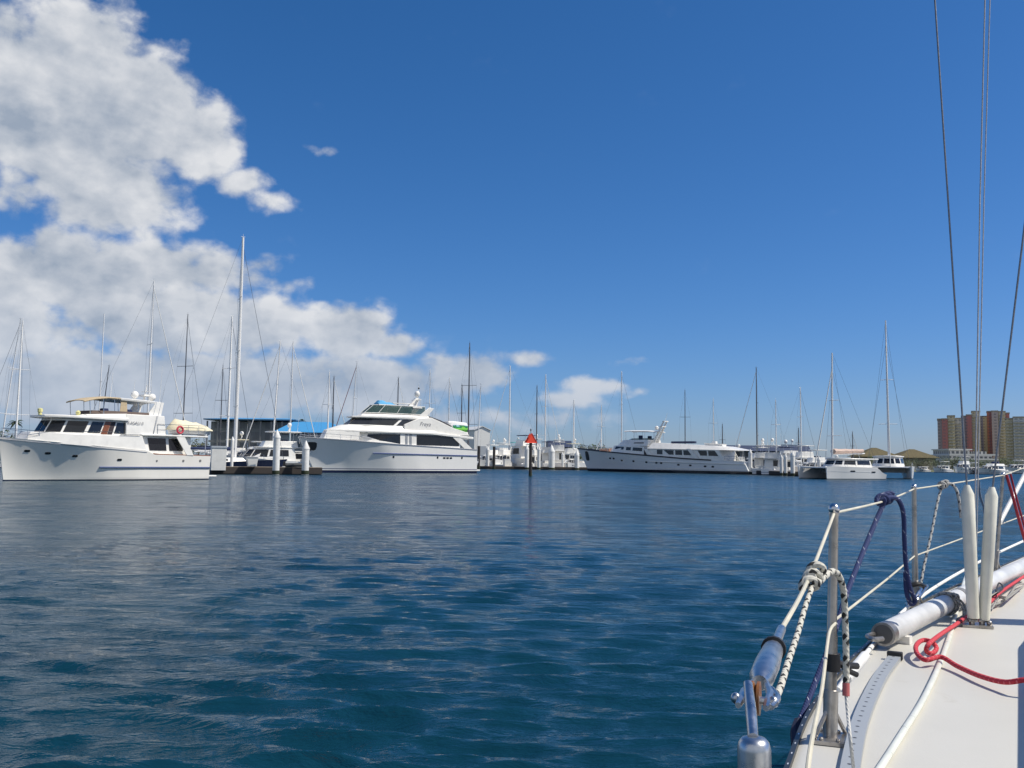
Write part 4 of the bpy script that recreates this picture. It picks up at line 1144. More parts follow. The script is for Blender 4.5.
catamaran((66.1, 158.8), (61.6, 146.6), 'white sailing catamaran end on with a tall mast, behind and right of the nearer one', 26.8, L=13, sep=6.2, boom=False, house_z=3.6, deck_z=2.0, mast_x=.58)

# ------------------------------------------------------------------ red triangular daymark on its pile
def daymark():
    Y = 127.0; x = xat(530.5, Y)
    root = empty('channel_marker', (x, Y, 0), R(28), 'dark pile with a red triangular daymark standing alone in the water', 'channel marker')
    top = zat(530.5, 436, Y)
    q = MB(); q.lathe([(.23, -1.5), (.23, 1.0), (.21, top - .3), (.17, top)], (0, 0, 0), 12); pl = q.build('pile', DKWOOD, root)
    q = MB(); q.lathe([(.245, -.2), (.25, .3), (.235, .55)], (0, 0, 0), 12); q.build('growth_band', mat('weed_band', (.03, .04, .02), .9, bump=.6), pl)
    z0, z1 = zat(530.5, 442.8, Y), zat(530.5, 433.2, Y)
    q = MB(); q.prism([(-.86, z0), (.86, z0), (0, z1)], -.30, -.26); dm = q.build('daymark', mat('red_board', (.78, .06, .025), .55), root, smooth=0)
    q = MB()
    b = [(-.86, z0), (.86, z0), (0, z1)]
    for i in range(3):
        a, c = b[i], b[(i + 1) % 3]; q.tube([(a[0], -.31, a[1]), (c[0], -.31, c[1])], .045, 4)
    q.build('border', mat('red_board', (.78, .06, .025), .55), dm)
    q = MB(); q.prism([(-.86, z0), (.86, z0), (0, z1)], .26, .30); q.build('daymark', mat('red_board', (.78, .06, .025), .55), root, smooth=0)
    q = MB(); q.tube([(0, 0, top - .2), (0, 0, z1 + .35)], .04, 6); q.lathe([(.09, 0), (.09, .25), (.03, .35)], (0, 0, z1 + .3), 8); q.build('lamp_post', mat('dark_lamp', (.05, .05, .05), .5), root)
daymark()

# ------------------------------------------------------------------ docks, piles, dock furniture
def dock(label, p0, p1, w, top=.72, fascia=.62):
    p0, p1 = Vector((p0[0], p0[1], 0)), Vector((p1[0], p1[1], 0)); d = p1 - p0; L = d.length
    root = empty('floating_dock', p0, math.atan2(d.y, d.x), label, 'dock')
    q = MB(); nb = max(2, int(L / 3))
    q.box(0, L, 0, w, top - .09, top); q.build('decking', mat('dock_planks', (.36, .30, .23), .9, scale=3, bump=.5), root, smooth=0)
    q = MB(); q.box(.02, L - .02, .06, w - .06, .02, top - .09); q.build('float', DKWOOD, root, smooth=0)
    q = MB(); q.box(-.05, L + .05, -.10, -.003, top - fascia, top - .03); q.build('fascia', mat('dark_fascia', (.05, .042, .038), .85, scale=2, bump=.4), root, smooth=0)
    return root
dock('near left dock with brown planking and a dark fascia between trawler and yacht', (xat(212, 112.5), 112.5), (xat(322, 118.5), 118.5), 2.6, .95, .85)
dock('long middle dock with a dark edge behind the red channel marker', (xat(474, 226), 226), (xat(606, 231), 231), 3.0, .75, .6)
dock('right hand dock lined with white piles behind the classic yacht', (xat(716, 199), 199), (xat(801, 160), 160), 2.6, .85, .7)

def pile(px, Y, ytop, r, label, mtl, cone=True, grp='white sleeved dock piles with cone caps', name='dock_pile'):
    x = xat(px, Y); z = zat(px, ytop, Y)
    root = empty(name, (x, Y, 0), 0, label, 'pile', grp)
    ch = r * 2.2 if cone else 0
    q = MB(); q.lathe([(r, -1.5), (r, .4), (r, z - ch)], (0, 0, 0), 14); s_ = q.build('shaft', mtl, root)
    if cone:
        q = MB(); q.lathe([(r * 1.08, -.12), (r * 1.08, .02), (.03, ch)], (0, 0, z - ch), 14); q.build('cap', PILEW, root)
    q = MB(); q.lathe([(r * 1.05, 0), (r * 1.1, .25), (r * 1.05, .5)], (0, 0, .05), 12); q.build('tide_band', mat('weed_band', (.03, .04, .02), .9, bump=.6), s_)
    return root
pile(276.2, 113.0, 429.5, .43, 'thick white pile with a cone cap at the front of the near left dock', PILEW)
pile(305.5, 116.0, 440.5, .46, 'white pile with a cone cap beside the bow of the large white yacht', PILEW)
pile(231.8, 117.5, 436.5, .20, 'slim white pile with a rounded top beside the tallest mast', PILEW)
for px, Y, yt, r, lb in ((487.5, 227, 446, .45, 'white pile just right of the large yacht stern'), (526.8, 227.5, 444.5, .55, 'bright white pile behind the left edge of the red marker'),
                         (538.8, 228, 446, .42, 'white pile right beside the red marker'), (551.6, 229, 444.5, .80, 'broadest white pile in the middle of the middle dock'),
                         (576.8, 230, 450, .62, 'white pile left of the classic yacht bow'), (562.5, 230, 452, .3, 'thin white pile between two cruisers at the middle dock')):
    pile(px, Y, yt, r, lb, PILEW)
pile(478.6, 225, 446, .36, 'dark wooden pile against the stern of the large white yacht', DKWOOD, False, 'dark wooden dock piles')
pile(494.0, 226, 446.5, .34, 'dark wooden pile between the cruisers behind the large yacht', DKWOOD, False, 'dark wooden dock piles')
for px, Y, yt, r, lb in ((750.3, 180, 449, .38, 'white pile standing at the stern of the classic yacht'), (781.3, 165, 454.5, .26, 'left of three white piles close together at the right hand dock'),
                         (785.6, 163.5, 453.6, .28, 'middle of three white piles close together at the right hand dock'), (792.6, 161.5, 450.8, .38, 'right and tallest of three white piles close together at the right hand dock'),
                         (818.8, 163, 455.8, .34, 'white pile at the far bow of the nearer catamaran')):
    pile(px, Y, yt, r, lb, PILEW)

def dock_box(px0, px1, yt, yb, Y, label, taper=.12, lid=(.42, .46, .5)):
    x0, x1 = xat(px0, Y), xat(px1, Y); zt, zb = zat(px0, yt, Y), zat(px0, yb, Y); w = x1 - x0
    root = empty('dock_box', ((x0 + x1) / 2, Y, zb), R(24), label, 'dock box')
    q = MB(); h = zt - zb
    e, f = w / 2 * (1 - taper), w / 2
    q.hexa([(-e, .1, 0), (e, .1, 0), (e, 1.1, 0), (-e, 1.1, 0), (-f, 0, h * .92), (f, 0, h * .92), (f, 1.2, h * .92), (-f, 1.2, h * .92)]); q.build('body', WHITE, root, bevel=.03)
    q = MB(); q.box(-f - .05, f + .05, -.06, 1.26, h * .92, h); q.build('lid', mat('grey_lid' if lid[0] < .6 else 'white_lid', lid, .5), root, bevel=.02)
dock_box(211.5, 226, 446, 470.4, 112.0, 'tall white cabinet with a grey lid at the end of the near left dock', .02)
dock_box(247.5, 258, 456.5, 466.3, 113.6, 'small white dock box that widens to its lid on the near left dock', .2, (.78, .78, .77))
dock_box(504.5, 511, 459, 467.5, 228, 'grey white dock box on the middle dock left of the red marker', .05, (.78, .78, .77))
dock_box(536, 543, 461, 467.6, 229, 'pale dock box on the middle dock right of the red marker', .05, (.78, .78, .77))
# things on the near dock: a dark tender hull / covered heap by the yacht's bow
def heap():
    root = empty('inflatable_dinghy', (xat(297, 117.6), 117.6, .95), R(20), 'dark covered inflatable lying on the near dock by the yacht bow', 'dinghy')
    q = MB(); q.tube(smooth_path([(-1.4, .6, .25), (.6, .65, .3), (1.4, .1, .4), (.6, -.5, .3), (-1.4, -.5, .25)], 5), .26, 9); q.build('tube', mat('dark_grey_rubber', (.05, .055, .06), .6), root)
    q = MB(); q.slab([(-1.3, -.4), (.8, -.4), (1.0, .1), (.8, .5), (-1.3, .5)], .04, .16); q.build('floor', BLACK, root)
    q = MB(); q.box(-1.75, -1.45, -.15, .2, .1, .75); q.build('outboard', BLACK, root, bevel=.05)
heap()

# ------------------------------------------------------------------ sailing boats behind the docks
def sailboat(px, Y, ytop, label, ang=60, hullc='w', mast='a', cover=None, L=None, rake=.0, r=.12, jib=False, py0=None, mizzen=False, red=False, spread=2):
    """mast foot at the picture column px, at distance Y, its head at the row ytop"""
    x = xat(px, Y); H_ = zat(px, ytop, Y)
    L = L or max(8.0, min(20, H_ * .62))
    a = R(ang); c, s_ = math.cos(a), math.sin(a); mxp = L * .58
    root = empty('sailboat', (x - c * mxp, Y - s_ * mxp, 0), a, label, 'sailboat', 'sailboats moored in the marina')
    hm = {'w': hull_mat('sail_hull_white', (.78, .78, .77), (.02, .03, .07), .15, (.75, .85, (.05, .08, .2))), 'n': hull_mat('sail_hull_navy', (.012, .02, .055), (.3, .3, .3), .18), 'b': hull_mat('sail_hull_blue', (.25, .42, .55), (.03, .03, .04), .15)}[hullc]
    b = L * .15
    H = Hull(0, L * .93, [(0, L * .085), (.4, L * .082), (1, L * .115)], [(0, b * .75), (.4, b), (.75, b * .62), (1, .08)], [(0, b * .6), (.4, b * .9), (.75, b * .4), (1, .02)], .5, L * .07, -.3, 1.0)
    q = MB(); H.mesh(q, 18, 5); q.build('hull', hm, root)
    fz = L * .09
    q = MB(); w = q.house([(L * .26, b * .62), (L * .55, b * .58), (L * .68, b * .3)], [(L * .28, b * .52), (L * .54, b * .48), (L * .64, b * .24)], fz - .1, fz + .55); cb = q.build('cabin', WHITE, root, bevel=.04)
    q = MB(); q.panel(w[4], rectp(.1, .85, .35, .75)); q.panel(w[0], rectp(.15, .9, .35, .75)); q.build('window', DKGLASS, cb)
    mm = {'a': ALU, 'w': MASTW, 'd': MASTD}[mast]
    tx = -rake * H_
    q = MB(); q.tube([(mxp, 0, fz), (mxp + tx * .5, 0, H_ * .55), (mxp + tx, 0, H_)], [r, r, r * .6], 8)
    q.tube([(mxp + tx, 0, H_), (mxp + tx, 0, H_ + .5)], .02, 4); q.tube([(mxp + tx - .3, 0, H_ + .1), (mxp + tx + .3, 0, H_ + .1)], .025, 4)
    ms = q.build('mast', mm, root)
    q = MB()
    for k in range(spread):
        f = (k + 1) / (spread + 1); z = H_ * (f * .92 + .05); wd = b * .85 * (1.1 - .45 * f)
        q.tube([(mxp + tx * f - .15, -wd, z), (mxp + tx * f, 0, z), (mxp + tx * f - .15, wd, z)], .045, 4)
    q.build('spreader', mm, ms)
    q = MB()
    for sgn in (1, -1):
        pts = [(mxp - .1, sgn * b * .95, fz)] + [(mxp + tx * ((k + 1) / (spread + 1)) - .15, sgn * b * .85 * (1.1 - .45 * (k + 1) / (spread + 1)), H_ * ((k + 1) / (spread + 1) * .92 + .05)) for k in range(spread)] + [(mxp + tx, 0, H_ * .99)]
        q.tube(pts, .012, 4)
    q.tube([(.1, 0, fz), (mxp + tx, 0, H_)], .012, 4)
    q.build('stay', WIRE, root)
    q = MB(); q.tube([(L * .97, 0, L * .115), (mxp + tx, 0, H_ * .97)], [.085, .05] if jib else [.025, .025], 6)
    q.build('furled_jib' if jib else 'forestay', (mat('red_sail_strip', (.45, .12, .12), .8) if red else mat('white_sail', (.7, .7, .68), .8)) if jib else WIRE, root)
    q = MB(); q.tube([(mxp - .1, 0, fz + 1.5), (L * .16, 0, fz + 1.6)], .08, 7); bo = q.build('boom', mm, root)
    q = MB(); n = 8
    q.tube([(mxp - .1 - i * (mxp - L * .2) / n, 0, fz + 1.75 + .02 * math.sin(i * 2.3)) for i in range(n + 1)], [.26 - .015 * i for i in range(n + 1)], 7)
    q.build('sail_cover', {None: mat('white_canvas', (.72, .72, .72), .8), 'n': NAVYC, 't': TEALC, 'c': CREAMC, 'b': BLUEC}[cover], bo)
    q = MB(); rail(q, [(L * .05, b * .7, fz), (L * .4, b * .97, fz), (L * .8, b * .5, fz + .15), (L * .97, .1, fz + .25)], .6, .014, 8)
    rail(q, [(L * .05, -b * .7, fz), (L * .4, -b * .97, fz), (L * .8, -b * .5, fz + .15), (L * .97, -.1, fz + .25)], .6, .014, 8); q.build('guard_rail', STEEL, root)
    if mizzen:
        q = MB(); q.tube([(L * .2, 0, fz), (L * .2 + tx, 0, H_ * .8)], [r * .8, r * .5], 7); q.tube([(L * .2, -b * .4, H_ * .45), (L * .2, b * .4, H_ * .45)], .03, 4); q.build('mizzen_mast', mm, root)
    return root
SB = [
 # px, Y, ytop, label, kwargs
 (14.5, 150, 320.5, 'sailboat with the clear white mast at the far left, right of a leaning one', dict(ang=110, mast='w', r=.15)),
 (-1.0, 158, 319, 'sailboat at the far left edge whose pale mast leans most to the right', dict(ang=170, mast='a', r=.11, rake=.10)),
 (97.0, 190, 366, 'sailboat with a short dark raked mast above the trawler windscreen', dict(ang=170, mast='d', r=.12, rake=.08)),
 (145.5, 140, 281, 'tall ketch whose two close masts rise behind the trawler hardtop', dict(ang=35, mast='a', r=.14, jib=True, mizzen=True)),
 (181.5, 165, 315, 'sailboat with a thin grey mast behind the cream dinghy cover', dict(ang=70, mast='d', r=.11)),
 (234.5, 124, 237.5, 'navy hulled sloop with the tallest white mast in the marina', dict(ang=25, mast='w', r=.26, hullc='n', L=17, spread=3, cover='n')),
 (226.5, 136, 316.5, 'sailboat with a pale mast just left of the tallest mast', dict(ang=60, mast='w', r=.16)),
 (219.2, 172, 366, 'small sailboat with a thin mast between cream cover and tallest mast', dict(ang=80, mast='d', r=.10)),
 (271.5, 150, 341, 'sailboat with a white raked mast and two slanted white stays', dict(ang=195, mast='w', r=.13, rake=.035, jib=True)),
 (289.2, 160, 342, 'sailboat with a slim mast in front of the blue roof palms', dict(ang=20, mast='a', r=.12, jib=True)),
 (326.8, 185, 372, 'sailboat with a white mast left of a dark one, behind the yacht bow', dict(ang=75, mast='w', r=.16)),
 (331.6, 196, 377, 'sailboat with a dark mast close right of a white one, behind the yacht bow', dict(ang=20, mast='d', r=.15, jib=True)),
 (349.5, 178, 362, 'sailboat with a reddish furled sail slanting up behind the yacht windscreen', dict(ang=172, mast='a', r=.11, jib=True, red=True, rake=.045)),
 (396.5, 210, 378, 'sailboat with a dark mast rising over the light blue cover', dict(ang=20, mast='d', r=.16, jib=True)),
 (428.3, 205, 370, 'sailboat with a pale mast just right of the large yacht radar dome', dict(ang=80, mast='w', r=.12)),
 (448.0, 215, 378, 'sailboat with a white mast left of the green printed tender', dict(ang=15, mast='w', r=.14, jib=False)),
 (460.8, 226, 385, 'sailboat with a stout dark mast and crosshead above the green printed tender', dict(ang=60, mast='d', r=.17)),
 (467.8, 200, 343, 'sailboat with the tallest dark mast above the large yacht stern', dict(ang=75, mast='d', r=.17)),
 (477.2, 236, 384, 'sailboat with a pale raked mast in front of the white shed', dict(ang=165, mast='a', r=.13, rake=.03)),
 (509.0, 245, 366, 'sailboat with a white mast and dark slanting stay left of the red marker', dict(ang=190, mast='w', r=.19, jib=True)),
 (536.3, 250, 386, 'sailboat with a dark mast right above the red marker', dict(ang=15, mast='d', r=.17, cover='n')),
 (545.0, 256, 375, 'sailboat with a pale mast and many stays right of the red marker', dict(ang=30, mast='a', r=.2, jib=True, cover='n')),
 (573.5, 262, 400, 'sailboat with a white mast between the middle dock and the classic yacht bow', dict(ang=20, mast='w', r=.22)),
 (601.2, 268, 405, 'sailboat with a short pale mast above the classic yacht foredeck', dict(ang=70, mast='w', r=.16)),
 (621.5, 262, 372, 'sailboat with a tall grey mast and dark stay above the classic yacht bimini', dict(ang=12, mast='a', r=.2, jib=False, rake=.0)),
 (685.2, 250, 390, 'sailboat with a thin dark mast above the classic yacht saloon roof', dict(ang=80, mast='d', r=.13)),
 (713.6, 255, 399, 'sailboat with a faint pale mast above the classic yacht aft deck', dict(ang=70, mast='w', r=.13)),
 (722.6, 262, 424, 'sailboat with a very short dark mast above the classic yacht stern', dict(ang=70, mast='d', r=.16)),
 (757.2, 205, 368, 'sailboat with a tall dark doubled mast behind the right hand dock', dict(ang=172, mast='d', r=.15, jib=True)),
 (776.4, 210, 400, 'sailboat with a thin pale mast between the two flybridge domes', dict(ang=75, mast='w', r=.12)),
 (801.3, 200, 388, 'sailboat with a white mast right of the three white piles', dict(ang=14, mast='w', r=.15, jib=False)),
 (798.9, 240, 428, 'small sailboat with a short dark mast right of the three white piles', dict(ang=80, mast='d', r=.16)),
 (853.0, 230, 432, 'small sailboat whose short dark mast shows behind the pinkish sail cover', dict(ang=20, mast='d', r=.13, jib=True)),
]
for px, Y, yt, lb, kw in SB: sailboat(px, Y, yt, lb, **kw)

# ------------------------------------------------------------------ motor cruisers at the docks
def cruiser(px, Y, L, ang, label, fly=True, top=True, dome=True, hullm='w', canvas=None, h=1.0, name='cabin_cruiser', cat='motor cruiser', hard=WHITE):
    """px: picture column of midships"""
    x = xat(px, Y); a = R(ang); c, s_ = math.cos(a), math.sin(a)
    root = empty(name, (x - c * L / 2, Y - s_ * L / 2, 0), a, label, cat, 'motor cruisers moored in the marina')
    b = L * .16; f = L * .105 * h
    hm = hull_mat('cruiser_hull_white', (.79, .79, .78), (.02, .03, .07), .2, (.5, .6, (.1, .13, .25))) if hullm == 'w' else hull_mat('cruiser_hull_navy', (.012, .02, .05), (.3, .05, .04), .2)
    H = Hull(0, L * .9, [(0, f * .8), (.5, f), (1, f * 1.45)], [(0, b * .92), (.45, b), (.75, b * .75), (1, .1)], [(0, b * .85), (.45, b * .9), (.75, b * .42), (1, .03)], .5, L * .09, 0, 1.3)
    q = MB(); H.mesh(q, 20, 5); hl = q.build('hull', hm, root)
    q = MB(); H.port(q, L * .62, f * .72, .6, .22, 1); H.port(q, L * .72, f * .8, .5, .22, 1); H.port(q, L * .62, f * .72, .6, .22, -1); q.build('portlight', DKGLASS, hl)
    z1 = f + L * .10 * h
    q = MB(); w = q.house([(L * .22, b * .82), (L * .5, b * .8), (L * .66, b * .5), (L * .72, b * .2)], [(L * .24, b * .76), (L * .47, b * .74), (L * .58, b * .44), (L * .62, b * .18)], f * .9, z1)
    ca = q.build('cabin', WHITE, root, bevel=.06)
    q = MB()
    for i in (3, 4, 2): q.panel(w[i], rectp(.06, .94, .3, .86))
    q.panel(w[5], rectp(.04, .96, .3, .86)); q.panel(w[1], rectp(.04, .96, .3, .86)); q.panel(w[6], rectp(.05, .75, .36, .84)); q.panel(w[0], rectp(.25, .95, .36, .84))
    q.panel(w[7], rectp(.55, .9, .02, .8))
    q.build('window', DKGLASS, ca)
    q = MB(); q.box(L * .02, L * .2, -b * .8, b * .8, f * .5, f * .62); q.box(L * .04, L * .1, -b * .6, b * .6, f * .6, f * 1.05); q.build('cockpit_seat', CREAM, root, bevel=.05)
    q = MB(); q.slab(full([(L * .14, b * .8), (L * .5, b * .8), (L * .6, b * .46)]), z1 - .03, z1 + .12); q.build('cabin_top', WHITE, root, bevel=.04)
    zt = z1 + .1
    if fly:
        q = MB(); q.house([(L * .2, b * .7), (L * .42, b * .7), (L * .52, b * .36)], [(L * .21, b * .66), (L * .41, b * .64), (L * .49, b * .32)], z1 + .1, z1 + .9 * h); q.build('flybridge', WHITE, root, bevel=.05)
        q = MB(); q.box(L * .28, L * .32, -b * .35, -b * .05, z1 + .5, z1 + 1.25); q.box(L * .28, L * .32, b * .05, b * .35, z1 + .5, z1 + 1.25); q.build('helm_seat', NAVYC, root, bevel=.06)
        zt = z1 + .85 * h
    if top:
        q = MB()
        zz = zt + 1.35
        q.slab(full([(L * .16, b * .62), (L * .40, b * .66), (L * .46, b * .4)]), zz, lambda x_, y_: zz + .1 + .08 * (1 - (y_ / b) ** 2)); q.build('hardtop', canvas or hard, root, bevel=.03)
        q = MB()
        for xx in (L * .18, L * .38):
            for s in (1, -1): q.tube([(xx, s * b * .55, zt - .3), (xx - .1, s * b * .52, zz)], .04, 5)
        q.build('canopy_pole', STEEL, root); zt = zz + .15
    if dome:
        q = MB(); q.tube([(L * .26, -.4, zt - .1), (L * .24, 0, zt + .8), (L * .26, .4, zt - .1)], .06, 5); q.ball((L * .25, 0, zt + 1.0), .34, 7, 1.1); q.tube([(L * .2, b * .4, zt - .6), (L * .18, b * .4, zt + 2.6)], [.03, .015], 4)
        q.build('radar_arch', WHITE, root)
    q = MB()
    for s in (1, -1): rail(q, [H.sheer(t)[:1] + (s * max(.05, H.sheer(t)[1] - .1),) + (H.sheer(t)[2],) for t in (.55, .7, .84, .95, .99)], .65, .02, 7)
    q.build('bow_rail', STEEL, root)
    return root
CR = [
 (262, 133, 16, 214, 'white express cruiser with a tall flybridge hardtop behind the thick white pile', dict(h=1.1)),
 (289, 141, 12, 216, 'white cruiser with a steep dark windscreen left of the large yacht bow', dict(fly=False, top=False, dome=False, h=1.25)),
 (196, 140, 11, 170, 'small cruiser half hidden behind the trawler cockpit', dict(fly=False, top=True, dome=False, canvas=NAVYC)),
 (262, 160, 13, 180, 'cruiser with a turquoise canopy in front of the blue roofed building', dict(fly=False, top=True, dome=False, canvas=TEALC, h=1.3)),
 (487.5, 236, 11.5, 240, 'white cruiser stern between the white pile and dark pile behind the large yacht', dict(h=1.5)),
 (501, 238, 12, 250, 'white sport cruiser just left of the navy canopied yacht', dict(h=1.5, top=True)),
 (518.5, 246, 17, 122, 'flybridge yacht with long navy canopies just left of the red marker', dict(h=1.75, canvas=NAVYC, dome=False)),
 (534, 237, 11, 70, 'white cruiser with outriggers right behind the red marker pile', dict(h=1.6, canvas=NAVYC)),
 (545, 240, 12, 100, 'white cruiser with a blue cockpit cover left of the broadest pile', dict(h=1.75, canvas=NAVYC, dome=False)),
 (559, 239, 13, 85, 'white flybridge cruiser with the high dome at the middle dock', dict(h=1.8)),
 (572, 238, 8.5, 250, 'small white boat left of the classic yacht bow', dict(fly=False, top=True, dome=True, h=1.6)),
 (764, 184, 13, 70, 'white motor cruiser directly right of the classic yacht stern', dict(h=1.25)),
 (775, 178, 12, 65, 'white flybridge cruiser with the left of two domes at the right hand dock', dict(h=1.3)),
 (789, 176, 12, 62, 'white flybridge cruiser with the right of two domes at the right hand dock', dict(h=1.2, canvas=NAVYC)),
 (738, 202, 11, 80, 'white cruiser showing over the stern of the classic yacht', dict(h=1.15)),
 (810, 168, 11, 215, 'white motor boat with a dark framed flybridge left of the nearer catamaran', dict(h=1.1, dome=False)),
 (826, 186, 11, 200, 'navy hulled cruiser glimpsed behind the catamaran coach house', dict(h=.9, hullm='n', top=False)),
 (921, 318, 9, 220, 'small white motor boat under the trees right of the catamarans', dict(fly=False, top=False, dome=False)),
 (941, 316, 11, 216, 'white open cruiser under the trees left of the tower row', dict(fly=False, top=True, dome=False)),
 (961, 300, 12, 222, 'white cruiser with a tall bridge below the terraced building', dict(h=1.2)),
 (972, 262, 9, 225, 'small dark windowed boat in front of the far right shore', dict(fly=False, top=True, dome=False)),
 (990, 262, 17, 218, 'long low white motor yacht lying off the far right shore', dict(fly=True, top=False, dome=False, h=.7)),
 (1016, 300, 18, 218, 'white motor yacht at the right edge below the blue grey tower', dict(fly=False, top=True, dome=False, h=.8)),
 (495, 252, 12, 215, 'white cruiser behind the dark pile in front of the white shed', dict(h=1.7)),
 (509, 256, 12, 212, 'white cruiser under the white mast left of the red marker', dict(h=1.8, canvas=TEALC)),
 (527, 258, 13, 210, 'high white flybridge cruiser farther back behind the red triangle', dict(h=2.0)),
 (551, 258, 12, 214, 'white cruiser farther back behind the broadest white pile', dict(h=1.9)),
 (566, 256, 12, 208, 'white cruiser farther back at the right end of the middle dock', dict(h=1.75, canvas=CREAMC)),
 (753, 216, 12, 205, 'white cruiser farther back behind the left pile of the right hand dock', dict(h=1.4)),
 (798, 205, 12, 208, 'white cruiser farther back behind the tallest of three white piles', dict(h=1.5, dome=False)),
 (782, 214, 13, 206, 'white cruiser farther back between two domes at the right hand dock', dict(h=1.5, canvas=NAVYC)),
 (222, 150, 12, 205, 'white cruiser behind the tall white cabinet on the near left dock', dict(h=1.1, canvas=CREAMC)),
 (248, 148, 12, 203, 'white cruiser behind the small dock box on the near left dock', dict(fly=False, top=True, dome=False, h=1.3)),
 (24, 150, 9, 100, 'small dark canopied boat behind the trawler bow', dict(fly=False, top=True, dome=False, canvas=NAVYC)),
 (3, 146, 10, 95, 'boat with a navy hull at the left edge behind the trawler', dict(fly=False, top=False, dome=False, hullm='n')),
]
for px, Y, L, ang, lb, kw in CR: cruiser(px, Y, L, ang, lb, **kw)

